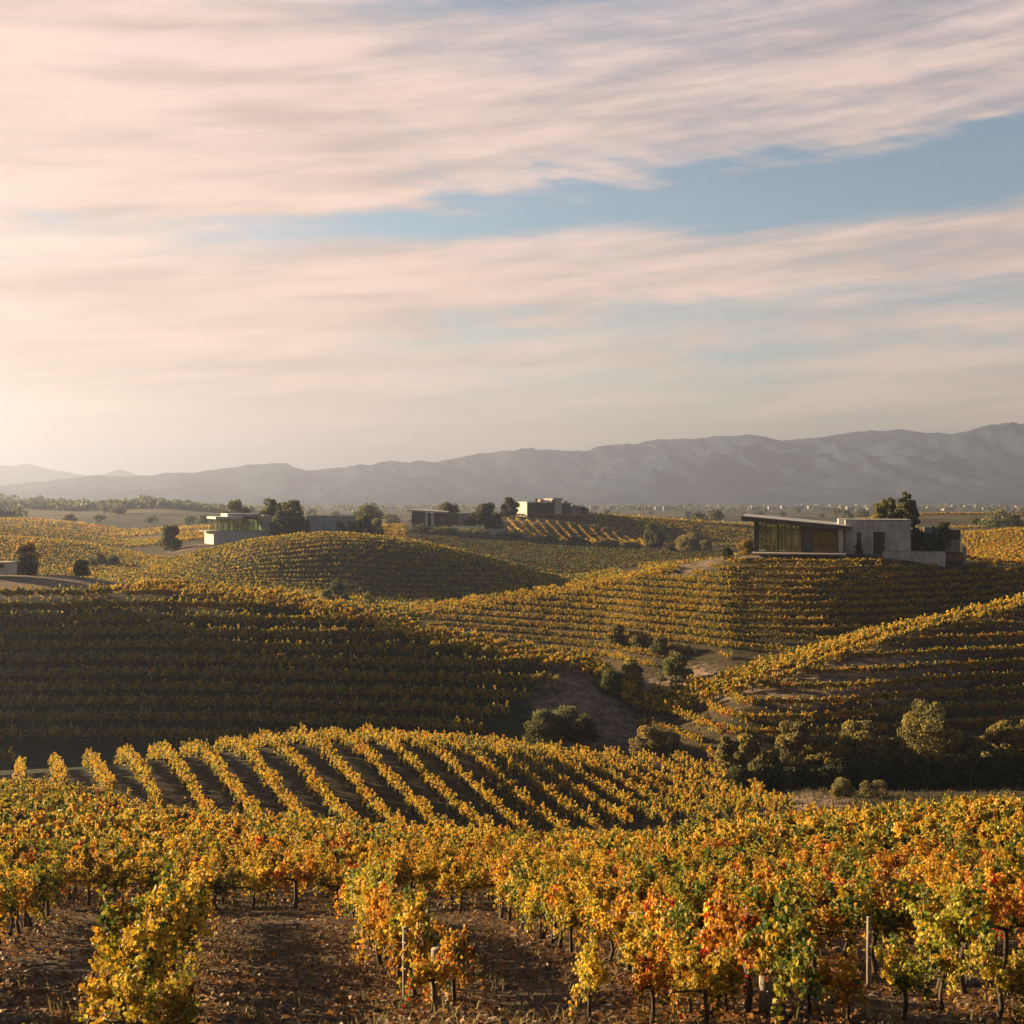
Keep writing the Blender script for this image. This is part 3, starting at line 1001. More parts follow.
# canopy top must reach into the frame
top_py = HOR - (terrain(FG[:, 0], FG[:, 1]) + 1.5) / FG[:, 1] * F
vis = (pxF > -45) & (pxF < 1070) & (top_py < 1035)
order = np.argsort(np.where(vis, dist, 1e9))
NEAR = FG[order[:min(285, int(vis.sum()))]]
REST = FG[np.setdiff1d(np.arange(len(FG)), order[:len(NEAR)])]
stuff_vines(REST, [('golden', 5), ('orange', 1.5), ('green', 3.2), ('red', .2)], 420, .085, .74, wscale=.76)
stuff_vines(KN, [('green', 2), ('golden', 6), ('orange', 1.4)], 230, .105, .84, wscale=.72)
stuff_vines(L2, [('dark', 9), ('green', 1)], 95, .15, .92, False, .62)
stuff_vines(L2c, [('golden', 5), ('orange', 1)], 90, .15, .95, False, .8)
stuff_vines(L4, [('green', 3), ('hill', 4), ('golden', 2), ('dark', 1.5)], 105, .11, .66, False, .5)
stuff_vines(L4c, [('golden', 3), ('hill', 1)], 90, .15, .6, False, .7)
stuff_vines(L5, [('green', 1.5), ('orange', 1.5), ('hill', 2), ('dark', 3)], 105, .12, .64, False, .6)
stuff_vines(L5r, [('golden', 5), ('orange', .6)], 170, .16, .85, True)
stuff_vines(L3, [('green', 4), ('hill', 4), ('dark', 2)], 34, .22, .55, False, .7)
stuff_vines(LF, [('green', 4), ('hill', 3), ('golden', 2)], 34, .23, .55, False, .7)
stuff_vines(LF2, [('green', 2), ('golden', 2)], 22, .30, .6, False, .8)
stuff_vines(LF3, [('hill', 2), ('golden', 2)], 22, .30, .6, False, .8)
stuff_vines(LF4, [('hill', 2), ('golden', 2)], 14, .42, .7, False)
stuff_vines(H3, [('golden', 2), ('orange', 1)], 36, .28, .75, False, .8)
stuff_vines(H3c, [('golden', 2), ('hill', 1)], 30, .30, .7, False)
stuff_vines(H3b, [('golden', 2), ('orange', 1)], 30, .30, .7, False)
stuff_vines(H3d, [('green', 2), ('dark', 1)], 20, .30, .5, False, .8)
stuff_vines(RF, [('orange', 2), ('golden', 3), ('dark', 1)], 34, .28, .7, False, .8)
stuff_vines(RF2, [('golden', 2), ('orange', 1)], 26, .40, .8, False)
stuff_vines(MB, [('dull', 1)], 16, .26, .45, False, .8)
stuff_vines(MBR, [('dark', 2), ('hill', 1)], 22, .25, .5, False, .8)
me = mesh_np('vineyard_rows', np.concatenate(SV), np.concatenate(SQ), M['leaf'], np.concatenate(SC))
tag(link('vineyard_rows', me), 'rows of autumn grapevines covering every hill behind the nearest rows', 'vineyard', kind='stuff')
print('stuff faces', len(me.polygons))
del SV, SQ, SC


# ------------------------------------------------------------------ buildings
def house(name, x, y, z, label, cat, group=None):
    return tag(empty(name, (x, y, z)), label, cat, group)


class Site:
    """authoring frame of one building: pixel columns / rows at its distance become metres"""
    def __init__(self, root, d, rot=0.0):
        self.r = root; self.d = d; self.o = root.location
        self.c, self.s = math.cos(math.radians(rot)), math.sin(math.radians(rot))
        root.rotation_euler = (0, 0, math.radians(rot))

    def x(self, px):
        t = (px - 512.0) / F
        return (t * self.o.y - self.o.x) / (self.c - t * self.s)
    def z(self, py): return Zp(py, self.d) - self.o.z

    def box(self, name, px0, px1, py0, py1, y0, y1, mat, parent=None, label=None):
        """py0 = top, py1 = bottom; y0..y1 metres behind the front plane"""
        p = Parts().box(self.x(px0), self.x(px1), y0, y1, self.z(py1), self.z(py0))
        me = p.mesh(name, M[mat])
        o = link(name, me, parent or self.r)
        if label: o['label'] = label
        return o

    def window(self, px0, px1, py0, py1, y, cols, rows=None, fw=.09, dep=.12, glass='glass', frame='dark_metal'):
        """glazing: one frame of mullions, the glass panes as its sub-part"""
        xa, xb, za, zb = self.x(px0), self.x(px1), self.z(py1), self.z(py0)
        p = Parts()
        xs = [xa + (xb - xa) * c for c in cols]
        for xx in xs:
            p.box(xx - fw / 2, xx + fw / 2, y, y + dep, za, zb)
        rows = rows or [0, 1]
        for rr in rows:
            zc = za + (zb - za) * rr
            for a, b in zip(xs[:-1], xs[1:]):
                p.box(a + fw / 2, b - fw / 2, y + .01, y + dep - .01, zc - fw / 2, zc + fw / 2)
        f = p.build('window_frame', M[frame], self.r)
        g = Parts()
        for a, b in zip(xs[:-1], xs[1:]):
            g.box(a + fw / 2, b - fw / 2, y + dep * .42, y + dep * .55, za + fw / 2, zb - fw / 2)
        g.build('pane', M[glass], f)
        return f


# --- main winery pavilion on the right hill
D0 = 200.0
R0 = house('pavilion_house', X(800, D0), D0, Zp(553, D0), 'long concrete house with sloping roof and glass front on the right hill', 'house')
HR = -12.5
S = Site(R0, D0, HR)
gz = S.z(553)
S.box('floor_slab', 753, 845.5, 552.2, 555, -1.2, 11.0, 'concrete_dark')
# roof: a slab falling to the right
xa, xb = S.x(741.5), S.x(851)
za, zb = S.z(516.2), S.z(526.2)
th = .72
R = Parts().prism([(xa, -1.8, za - th), (xb, -1.8, zb - th * .8), (xb, 11.4, zb + .25 - th * .8), (xa, 11.4, za + .25 - th),
                   (xa, -1.8, za), (xb, -1.8, zb), (xb, 11.4, zb + .25), (xa, 11.4, za + .25)])
roof = R.build('roof', M['fascia'], R0)
xa2, xb2 = xa + .25, xb - .1
zt = lambda x, y: za + (zb - za) * (x - xa) / (xb - xa) + .25 * (y + 1.8) / 13.2
Parts().prism([(x, y, zt(x, y) + dzz) for dzz in (.004, .07) for x, y in ((xa2, -1.62), (xb2, -1.62), (xb2, 11.2), (xa2, 11.2))]).build('roof_membrane', M['roof'], roof)
rl = lambda px: 516.2 + 10 * (px - 741.5) / 109.5 + 3.6     # soffit row in the picture
for (a, b) in ((754.2, 758.6),):
    S.box('pillar', a, b, rl(a), 552.2, -.2, .6, 'dark_metal')
S.window(758.6, 778.6, rl(764) + 1.6, 552.0, 0.0, [0, .36, .40, 1], [0, .68, .985])
S.box('pillar', 777.4, 779.0, rl(778), 552.2, -.12, .3, 'dark_metal')
S.window(779.0, 801.0, rl(785) + 1.6, 552.0, 0.05, [0, .13, .30, .56, .60, 1], [0, .68, .985])
S.box('wall', 801.0, 812.6, rl(801), 552.2, .1, .5, 'dark_wall')
S.window(812.8, 838.0, 530.6, 552.0, .02, [0, .33, 1], [0, 1], fw=.12)
S.box('lintel', 812.6, 838.6, rl(812), 530.4, 0, .4, 'dark_wall')
S.box('panel', 838.2, 843.6, 528.6, 552.2, .15, .4, 'concrete_pale', label='pale panel at the end of the glass front')
S.box('pillar', 843.8, 845.2, rl(844), 552.2, -.15, .35, 'dark_metal')
# back and side glazing, interior
S.window(754.4, 800.0, 523, 552.0, 9.6, [0, .16, .33, .5, .66, .83, 1], [0, .68, 1])
S.box('rear_wall', 800.2, 844.5, 526.3, 552.2, 9.5, 9.9, 'dark_wall')
for cx0, cx1 in ((770.5, 772.5), (785.2, 789.5), (791, 793.0), (796.0, 800.0)):
    S.box('curtain', cx0, cx1, 527.5, 551.8, .9, 1.05, 'curtain')
S.box('partition', 801.2, 802.4, 526, 552.2, 1.2, 9.2, 'dark_wall')
S.box('settee', 816, 832, 546.5, 552.2, 5.5, 6.6, 'wood')
S.box('counter', 766, 776, 546.4, 552.2, 4.5, 5.6, 'wood')
S.box('counter', 786, 797, 545.6, 552.2, 5.5, 6.5, 'wood')
S.box('light_well', 839.2, 851.2, 518.9, 526.8, 3.2, 6.4, 'concrete_pale', label='small pale box standing above the roof edge')
# concrete block
p = Parts()
x0b, x1b = S.x(845.5), S.x(911.5)
zt_, zb_ = S.z(520.2), S.z(553.5)
dx0, dx1, dzt = S.x(873.6), S.x(885.2), S.z(532)
sx0, sx1, szt = S.x(857.0), S.x(861.6), S.z(532.4)
p.box(x0b, sx0, .6, 1.0, zb_, zt_).box(sx0, sx1, .6, 1.0, szt, zt_).box(sx1, dx0, .6, 1.0, zb_, zt_)
p.box(dx0, dx1, .6, 1.0, dzt, zt_).box(dx1, x1b, .6, 1.0, zb_, zt_)
p.box(x0b, x0b + .35, 1.0, 10.5, zb_, zt_ - .02).box(x1b - .35, x1b, 1.0, 10.5, zb_, zt_ - .02).box(x0b, x1b, 10.5, 10.9, zb_, zt_ - .04)
p.box(x0b + .35, x1b - .35, 1.0, 10.5, zt_ - .5, zt_ - .3)
wall = p.build('wall', M['concrete'], R0)
dr = S.box('door', 873.8, 885.0, 532.2, 553.2, .86, .96, 'dark_metal')
S.box('handle', 883.2, 883.6, 541.5, 544.5, .78, .86, 'wire', dr)
S.box('door_frame', 873.4, 885.4, 531.6, 532.3, .54, .9, 'dark_metal')
S.window(857.0, 861.6, 532.4, 553.0, .8, [0, 1], [0, .5, 1], fw=.1)
S.box('coping', 845.2, 911.9, 519.4, 520.15, .5, 11.0, 'concrete_dark')
# right annex with dark fascia, gate
S.box('annex_wall', 929, 964.5, 539.5, 553.5, 5.0, 11.0, 'concrete_dark')
S.box('annex_wall', 931, 942, 527.5, 539.4, 5.4, 10.6, 'concrete_dark')
S.box('annex_band', 944, 964.9, 529.5, 539.4, 4.9, 11.1, 'dark_wall', label='dark upper band of the annex')

# retaining walls and gate in front
W1 = house('retaining_wall', X(895, 198), 197.2, Zp(568, 198), 'low board marked concrete wall in front of the house with a raised right half', 'wall')
SW = Site(W1, 197.2, HR)
SW.box('wall', 883, 945.5, 551.6, 572, 0, .45, 'concrete')
SW.box('coping', 882.7, 945.8, 550.9, 551.5, -.06, .5, 'concrete_dark')
SW.box('wing_wall', 845, 882.9, 552.0, 566, .9, 1.3, 'concrete_dark', label='darker set back left wing of the low wall')
SW.box('pier', 882.2, 883.0, 551.2, 572, .05, 1.2, 'concrete_dark')
SW.box('return_wall', 943.2, 945.4, 551.7, 572, .45, 3.0, 'concrete')
G1 = house('yard_gate', X(955, 199), 199.4, Zp(567, 199), 'dark metal yard gate beside the right end of the low concrete wall', 'gate')
SG = Site(G1, 199.4, HR)
g = Parts()
for k in range(14):
    xx = SG.x(946.4) + k * (SG.x(962.6) - SG.x(946.4)) / 13
    g.box(xx - .085, xx + .085, .0, .05, SG.z(567.5), SG.z(552.2))
g.build('boards', M['dark_metal'], G1)
for a, b in ((554.2, 553.2), (566, 565)):
    Parts().box(SG.x(946), SG.x(963), .06, .14, SG.z(a), SG.z(b)).build('rail', M['dark_metal'], G1)
SG.box('gate_post', 963.2, 966.5, 547, 569, -.1, .5, 'concrete_dark')
T1 = house('terrace', X(800, 197), 197.0, Zp(559, 197), 'paved terrace along the glass front of the right house', 'terrace')
ST = Site(T1, 197.0, HR)
ST.box('paving', 752, 846, 553.0, 554.6, -2.2, 1.8, 'paving')

# --- left house
D1 = 341.0
R1 = house('villa', X(240, D1), D1, Zp(544, D1), 'pale flat roofed house with a green glass front left of the big dark trees', 'house')
S = Site(R1, D1, 26)
S.box('podium', 211.5, 266, 531.5, 547, -2.5, 9, 'concrete_pale')
S.box('floor_slab', 205, 276, 530.6, 531.4, -2.2, 9, 'concrete_dark')
S.window(216.5, 262, 519.0, 530.6, 0, [0, .09, .18, .27, .36, .47, .58, .68, .72, .82, .92, 1], [0, 1], fw=.14)
S.window(216.5, 262, 519.0, 530.6, 7.5, [0, .2, .4, .6, .8, 1], [0, 1], fw=.14)
for a, b in ((219.5, 221.5), (226, 229.0), (232.5, 234), (240, 244)):
    S.box('curtain', a, b, 519.4, 530.4, .6, .8, 'curtain')
r = S.box('roof', 214.0, 258, 516.6, 518.9, -2.0, 9.2, 'concrete_pale')
S.box('upper_roof', 229, 263.5, 513.6, 516.5, 2.0, 10, 'roof')
S.box('clerestory', 241, 256, 516.4, 518.8, -2.12, -2.02, 'dark_wall')
S.box('pillar', 256.5, 257.4, 518.9, 530.6, -.6, -.1, 'dark_metal')
S.box('tower', 262.2, 270, 515.2, 547, -.8, 8, 'concrete')
S.box('side_wall', 270.1, 282, 518.6, 547, 0.5, 7, 'wood', label='brown timber wall beside the tower')
S.box('side_roof', 269.5, 284, 517.0, 518.5, -.2, 8, 'concrete_pale')
W2 = house('garden_wall', X(332, 345), 345.0, Zp(532, 345), 'long grey concrete wall right of the big dark trees on the left hill', 'wall')
SW = Site(W2, 345.0, 10)
SW.box('wall', 306, 356, 516.2, 545, 0, .6, 'concrete')
SW.box('coping', 305.8, 356.3, 515.4, 516.1, -.1, .7, 'concrete_pale')

# --- middle house
D2 = 412.0
R2 = house('flat_house', X(442, D2), D2, Zp(529, D2), 'low dark house with a central tower in the middle distance', 'house')
S = Site(R2, D2)
xa, xb = S.x(410.5), S.x(448)
R = Parts()
zA, zB = S.z(509.6), S.z(511.8)
R.prism([(xa, -1.5, zA - .5), (xb, -1.5, zB - .5), (xb, 9, zB - .3), (xa, 9, zA - .3), (xa, -1.5, zA), (xb, -1.5, zB), (xb, 9, zB + .2), (xa, 9, zA + .2)])
R.build('roof', M['roof'], R2)
S.box('wall', 411.8, 424.6, 511.4, 527.5, 0, 8, 'dark_wall')
S.box('pillar', 425.2, 427.6, 512.8, 527.5, -.6, .1, 'concrete_pale')
S.box('pillar', 431.2, 434.2, 512.8, 527.5, -.8, -.1, 'concrete_pale')
S.box('porch_wall', 424.7, 447.5, 513.0, 527.5, 2.2, 8, 'dark_wall')
S.window(436, 446.5, 515.5, 525.8, 1.9, [0, .33, .66, 1], [0, 1], fw=.14)
S.box('tower', 447.6, 457.4, 513.2, 533, -1.4, 7, 'fascia')
S.box('right_wall', 457.5, 471.8, 514.0, 529, .4, 8, 'concrete')
S.box('right_roof', 457.0, 474, 512.6, 513.9, -.4, 8.6, 'concrete_pale')
S.box('door', 466.6, 469.6, 516.2, 526, .28, .38, 'dark_metal')
S.box('end_post', 472.2, 475.6, 515.8, 529, -.6, 1, 'concrete_pale')
W3 = house('terrace_wall', X(468, 404), 404.0, Zp(530, 404), 'broken low pale stone wall before the central tower house', 'wall')
SW = Site(W3, 404.0)
SW.box('wall', 452, 476, 525.6, 533.5, 0, .6, 'concrete_pale')
SW.box('wall', 476.1, 484.5, 524.4, 533.5, .1, .8, 'concrete_pale')
SW.box('lower_wall', 457, 505, 528.6, 534.5, -2.2, -1.6, 'concrete')

# --- hilltop house
D3 = 468.0
R3 = house('hilltop_house', X(545, D3), D3, Zp(515, D3), 'small house on the far hilltop with one bright end wall and stepped blocks', 'house')
S = Site(R3, D3, 27)
xe = S.x(527.3)
Parts().box(xe - .3, xe, -.3, 8.2, S.z(518), S.z(502.8)).build('end_wall', M['concrete_pale'], R3)
S.box('roof', 526, 555, 501.8, 502.7, -.6, 9, 'roof')
S.box('wall', 527.3, 553.8, 502.9, 518, 0, 8, 'dark_wall')
S.window(541.5, 545, 507.5, 513.5, -.14, [0, .5, 1], [0, 1], fw=.14)
S.box('tower', 553.9, 560, 500.2, 519, -1.2, 5, 'concrete_pale')
S.box('tower_cap', 550.6, 560.6, 498.3, 500.1, -1.6, 5.6, 'concrete_dark')
S.box('tower_window', 551, 553.8, 500.2, 502.7, -.4, 3, 'dark_metal')
S.box('chimney', 544, 548.5, 499.5, 501.7, 3, 5, 'terracotta')
S.box('side_block', 560.2, 572, 503.6, 519, 1, 8, 'dark_wall')
S.box('side_block', 572.1, 583, 507.2, 519, 1.4, 8, 'concrete_dark')
S.box('side_roof', 559.8, 574, 502.8, 503.5, .2, 8.6, 'concrete')
S.box('side_roof', 572.5, 584, 506.4, 507.1, .6, 8.6, 'concrete')

# --- shed at the left edge
R4 = house('garden_shed', X(0, 171), 171.0, Zp(570, 171), 'small pale shed half out of frame beside the leafy hedge at the left edge', 'shed')
S = Site(R4, 171.0)
S.box('wall', -18, 8, 563.2, 575, 0, 3.0, 'concrete_pale')
S.box('roof', -19, 9, 562.2, 563.1, -.35, 3.3, 'concrete_dark')
S.window(-6, 3.4, 564.8, 567.6, -.08, [0, .5, 1], [0, 1], fw=.07)


# ------------------------------------------------------------------ field fence below the middle house
fx0, fx1 = 398, 640
FR = tag(empty('field_fence', (X(400, 398), 398.0, tz(X(400, 398), 398.0))), 'thin post and wire fence along the grey field edge below the middle house', 'fence')
ww = Parts()
prev = None
for px in np.arange(fx0, fx1, 5.0):
    x, y = X(px, 393), 393.0
    z = tz(x, y)
    lx, ly, lz = x - FR.location.x, y - FR.location.y, z - FR.location.z
    Parts().tube([(lx, ly, lz - .3), (lx, ly, lz + 1.3)], [.06, .06], 5).build('fence_post', M['post'], FR)
    if prev is not None:
        for h in (.5, .9, 1.25):
            ww.tube([(prev[0], prev[1], prev[2] + h), (lx, ly, lz + h)], [.015, .015], 3)
    prev = (lx, ly, lz)
ww.build('fence_wire', M['wire'], FR)

# ------------------------------------------------------------------ trees and shrubs
TP = {
    'oak':    1.35 * np.array([(.050, .062, .020), (.072, .085, .026), (.036, .046, .017), (.10, .105, .035), (.12, .11, .04)]),
    'willow': 1.2 * np.array([(.22, .175, .05), (.28, .215, .055), (.16, .135, .04), (.32, .235, .06), (.11, .10, .03)]),
    'olive':  np.array([(.15, .145, .065), (.20, .185, .08), (.11, .115, .052), (.24, .21, .09)]),
    'gold':   np.array([(.45, .23, .03), (.52, .32, .04), (.30, .20, .035), (.20, .17, .04)]),
    'dark':   1.3 * np.array([(.030, .038, .016), (.042, .050, .020), (.055, .06, .024), (.07, .07, .03)]),
    'straw':  np.array([(.30, .235, .12), (.24, .18, .09), (.36, .28, .15)]),
}


def crown_mesh(w, h, base, nclump, nleaf, size, pal, shape='round', seed=0, flat=.8):
    r = np.random.default_rng(seed)
    # clump centres on an uneven shell and inside it
    a = r.uniform(0, 2 * np.pi, nclump)
    u = r.uniform(0.0, 1.0, nclump) ** .8
    if shape == 'round':
        prof = np.sin(np.pi * np.clip(.12 + .80 * u, 0, 1)) ** .7
    elif shape == 'bush':
        prof = np.sqrt(np.clip(1 - (u * .96) ** 2, 0, 1))
    else:                                   # column
        prof = np.clip(1.05 - u, .12, 1) ** .6
    lob = 1 + .26 * np.sin(a * 2 + r.uniform(0, 6)) + .18 * np.sin(a * 3 + u * 4 + r.uniform(0, 6))
    rad = r.uniform(.35, 1.0, nclump) ** .5 * prof * w / 2 * lob * .86
    zc = base + u * (h - base) * .94
    c = np.column_stack([np.cos(a) * rad, np.sin(a) * rad, zc])
    c[:, 2] += r.normal(0, .05 * h, nclump)
    cr = r.uniform(.55, 1.25, nclump) * w * (.9 / nclump ** .42)
    per = np.maximum((nleaf * cr ** 2 / (cr ** 2).sum()).astype(int), 6)
    k = np.repeat(np.arange(nclump), per)
    dv = r.normal(0, 1, (len(k), 3)); dv /= np.linalg.norm(dv, axis=1)[:, None]
    p = c[k] + dv * (cr[k] * r.uniform(.3, 1.0, len(k)) ** .45)[:, None] * [1, 1, flat]
    p[:, 2] = np.maximum(p[:, 2], base * .6 + .02 * h)
    tint = r.uniform(.72, 1.25, nclump)
    ci = r.integers(0, len(pal), nclump)
    pick = np.where(r.random(len(k)) < .55, ci[k], r.integers(0, len(pal), len(k)))
    col = pal[pick] * (tint[k] * r.uniform(.8, 1.2, len(k)))[:, None]
    global rng
    keep = rng; rng = r
    fr = frames(len(k), .2)
    rng = keep
    v, f = leaves(p, fr, r.uniform(.7, 1.35, len(k)) * size, QUAD_V, QUAD_F)
    return mesh_np('crown', v, f, M['tree_leaf'], col), c


def trunk_mesh(h, base, w, c, rad, seed=0, stems=1):
    r = np.random.default_rng(seed)
    p = Parts()
    tops = []
    for s in range(stems):
        off = r.normal(0, .10 * w if stems > 1 else .02, 2)
        pts = [(off[0] * .3, off[1] * .3, -.4), (off[0] * .5, off[1] * .5, base * .5), (off[0] * 1.1, off[1] * 1.1, base + .15 * h), (off[0] * 1.8 + r.normal(0, .04 * w), off[1] * 1.8, base + .45 * (h - base))]
        p.tube(pts, np.array([1.25, 1, .75, .4]) * rad, 7)
        tops.append(np.array(pts[2]))
    for q in c[r.permutation(len(c))[:min(10, len(c))]]:
        t0 = tops[r.integers(0, len(tops))]
        mid = (t0 + q) / 2 + [0, 0, -.05 * h]
        p.tube([t0, mid, q], [rad * .5, rad * .32, rad * .1], 5)
    return p.mesh('trunk', M['trunk'], True)


def plant(name, px, d, pyb, pyt, wpx, label, cat, pal, shape='round', nleaf=1800, size=None, stem=.22, clumps=26, seed=1, group=None, stems=1, z=None, pals=None, auto=0):
    """a tree or shrub standing at distance d; base row, top row and width are read as metres at that distance"""
    if auto:
        dc = np.linspace(d * (1 - auto), d * (1 + auto), 160)
        rows = HOR - terrain(X(px, dc), dc) / dc * F
        d = float(dc[np.argmin(np.abs(rows - pyb) + .05 * np.abs(dc - d))])
    x, y = X(px, d), d
    g = tz(x, y)
    zt = Zp(pyt, d)
    h = max(zt - g, .6)
    w = wpx / F * d
    o = tag(empty(name, (x, y, g)), label, cat, group)
    size = size or .010 * d ** .5 * (w + h) ** .5 * .55
    pl = TP[pal] if pals is None else np.concatenate([TP[q] for q in pals])
    cm, c = crown_mesh(w, h, h * stem, int(clumps * 1.3), int(nleaf * 2.0), size * .68, pl, shape, seed)
    link('crown', cm, o)
    link('trunk', trunk_mesh(h, max(h * stem, .15), w, c, max(.025 * h, .04), seed + 5, stems), o)
    return o


# trees behind the right house
plant('tree', 881, 214, 527, 501, 21, 'pale golden green tree at the left end of the clump behind the concrete block', 'tree', 'oak', nleaf=2600, clumps=34, seed=3, pals=['willow', 'oak'])
plant('tree', 893, 218, 527, 503, 19, 'short dark tree in the middle of the clump behind the concrete block', 'tree', 'oak', nleaf=1800, seed=4)
plant('tree', 905, 215, 527, 497, 25, 'tallest dark tree right of the clump behind the concrete block', 'tree', 'oak', nleaf=3600, clumps=40, seed=5)
plant('shrub', 918, 200, 552, 528, 18, 'dark evergreen bush against the right side of the concrete block', 'shrub', 'dark', 'bush', 2200, stem=.05, seed=6)
plant('shrub', 926, 199.5, 552, 532, 16, 'rounded dark bush left of the narrow cypress', 'shrub', 'dark', 'bush', 1700, stem=.05, seed=7)
plant('cypress', 934, 198.6, 552, 524, 5, 'narrow dark cypress behind the right half of the low wall', 'cypress', 'dark', 'column', 900, stem=.04, seed=8)
plant('tree', 944, 198.6, 552, 522, 12, 'thin small tree in front of the dark annex band', 'tree', 'oak', nleaf=420, clumps=12, seed=9, stem=.35)
plant('shrub', 939, 198.2, 552, 538, 14, 'low dark shrub behind the low wall near the gate', 'shrub', 'dark', 'bush', 1300, stem=.05, seed=10)
plant('shrub', 859, 197.6, 552, 541, 6, 'potted dark plant before the slit window of the concrete block', 'plant', 'dark', 'bush', 500, stem=.05, seed=11, clumps=10)
plant('shrub', 746, 206, 553, 541, 17, 'golden bush beside the left corner of the glass front', 'shrub', 'gold', 'bush', 1800, stem=.05, seed=12)
plant('shrub', 727, 199, 560, 548, 11, 'round dark green bush on the bare dirt left of the terrace', 'shrub', 'dark', 'bush', 1200, stem=.03, seed=13, auto=.05)
# hilltop and left house
plant('tree', 272, 352, 532, 501, 24, 'broad dark tree rising behind the tower of the pale house', 'tree', 'oak', nleaf=2600, clumps=34, seed=20, stem=.2)
plant('tree', 291, 347, 534, 501, 30, 'tallest dark tree between the pale house and the long grey wall', 'tree', 'oak', nleaf=3600, clumps=42, seed=21, stem=.1)
plant('tree', 283, 338, 536, 512, 24, 'dense dark tree covering the right end of the pale house', 'tree', 'dark', nleaf=3000, clumps=34, seed=22, stem=.08)
plant('tree', 300, 338, 536, 514, 18, 'dark tree touching the left end of the long grey wall', 'tree', 'dark', nleaf=2200, clumps=26, seed=23, stem=.06)
plant('shrub', 170, 322, 541, 525, 24, 'round dark tree standing alone on the golden slope left of the pale house', 'tree', 'oak', 'bush', 2600, clumps=30, seed=24, stem=.06, auto=.05)
plant('shrub', 352, 338, 532, 521, 16, 'grey green bush before the right end of the long grey wall', 'shrub', 'olive', 'bush', 1300, seed=25, stem=.05)
plant('shrub', 365, 342, 532, 516, 20, 'dark bush right of the long grey wall', 'shrub', 'oak', 'bush', 1500, seed=26, stem=.05)
plant('shrub', 376, 345, 533, 520, 16, 'pale olive bush farthest right of the long grey wall', 'shrub', 'olive', 'bush', 1200, seed=27, stem=.05)
plant('shrub', 340, 340, 533, 523, 12, 'low dark shrub at the foot of the long grey wall', 'shrub', 'oak', 'bush', 900, seed=28, stem=.05)
plant('tree', 237, 420, 525, 503, 26, 'hazy round tree beyond the roof of the pale house', 'tree', 'oak', nleaf=1500, seed=29)
plant('tree', 368, 520, 525, 507, 26, 'hazy spreading tree beyond the long grey wall', 'tree', 'oak', nleaf=1500, seed=30)
plant('tree', 449, 424, 528, 504, 22, 'dark tree behind the central tower of the low dark house', 'tree', 'oak', nleaf=1800, seed=31)
plant('tree', 486, 416, 529, 505, 24, 'big rounded tree right of the low dark house', 'tree', 'oak', nleaf=2600, clumps=34, seed=32, stem=.12)
plant('tree', 478, 408, 531, 513, 22, 'dark low tree against the right end of the low dark house', 'tree', 'dark', nleaf=2000, seed=33, stem=.08)
plant('shrub', 493, 407, 531, 514, 20, 'dark bush right of the big rounded tree', 'shrub', 'dark', 'bush', 1600, seed=34, stem=.04)
plant('tree', 508, 462, 516, 497.5, 16, 'dark tree at the bright end wall of the hilltop house', 'tree', 'dark', nleaf=2000, seed=35, stem=.1)
plant('shrub', 538, 476, 512, 498.5, 7, 'small tree peeping over the hilltop house roof', 'tree', 'dark', 'round', 500, seed=36)
for i, (px, t, w) in enumerate([(566, 502, 10), (575, 505, 9), (584, 507, 10)]):
    plant('shrub', px, 478, 516, t, w, ['dark shrub behind the first block of the hilltop house', 'dark shrub behind the lower block of the hilltop house', 'dark shrub at the right foot of the hilltop house'][i], 'shrub', 'dark', 'bush', 600, seed=37 + i, stem=.05)
plant('shrub', 650, 402, 546, 523, 15, 'upright dark tree on the field edge, left one of a touching pair', 'tree', 'oak', 'round', 1900, seed=41, stem=.08, auto=.05)
plant('shrub', 656, 398, 549, 530, 15, 'rounder dark tree on the field edge, right one of a touching pair', 'tree', 'dark', 'bush', 1700, seed=42, stem=.06, auto=.05)
plant('shrub', 688, 396, 552, 537, 30, 'wide golden topped bush at the foot of the green field', 'shrub', 'olive', 'bush', 2400, clumps=34, seed=43, stem=.03, pals=['olive', 'willow'], auto=.05)
plant('shrub', 705, 394, 553, 542, 18, 'grey bush right of the wide golden topped bush', 'shrub', 'olive', 'bush', 1100, seed=44, stem=.03, auto=.05)
plant('shrub', 670, 396, 552, 546, 14, 'low dark scrub between the paired trees and the wide bush', 'shrub', 'dark', 'bush', 800, seed=45, stem=.03, auto=.05)
# hedge along the brown field edge
for i, (px, t, w, pal) in enumerate([(420, 527, 24, 'dark'), (446, 529, 24, 'oak'), (476, 531, 30, 'olive'), (510, 534, 30, 'dark'), (545, 537, 30, 'oak'), (578, 540, 28, 'dark'), (608, 542, 26, 'oak'), (632, 543, 20, 'dark')]):
    plant('shrub', px, 399, 540, t, w, ['dark', 'mid green', 'grey green', 'dull dark', 'low green', 'ragged dark', 'thin green', 'short dark'][i] + ' scrub clump along the brown field, %s from the left' % ['first', 'second', 'third', 'fourth', 'fifth', 'sixth', 'seventh', 'eighth'][i],
          'shrub', pal, 'bush', 900, seed=50 + i, stem=.03, group='scrub hedge along the brown field')
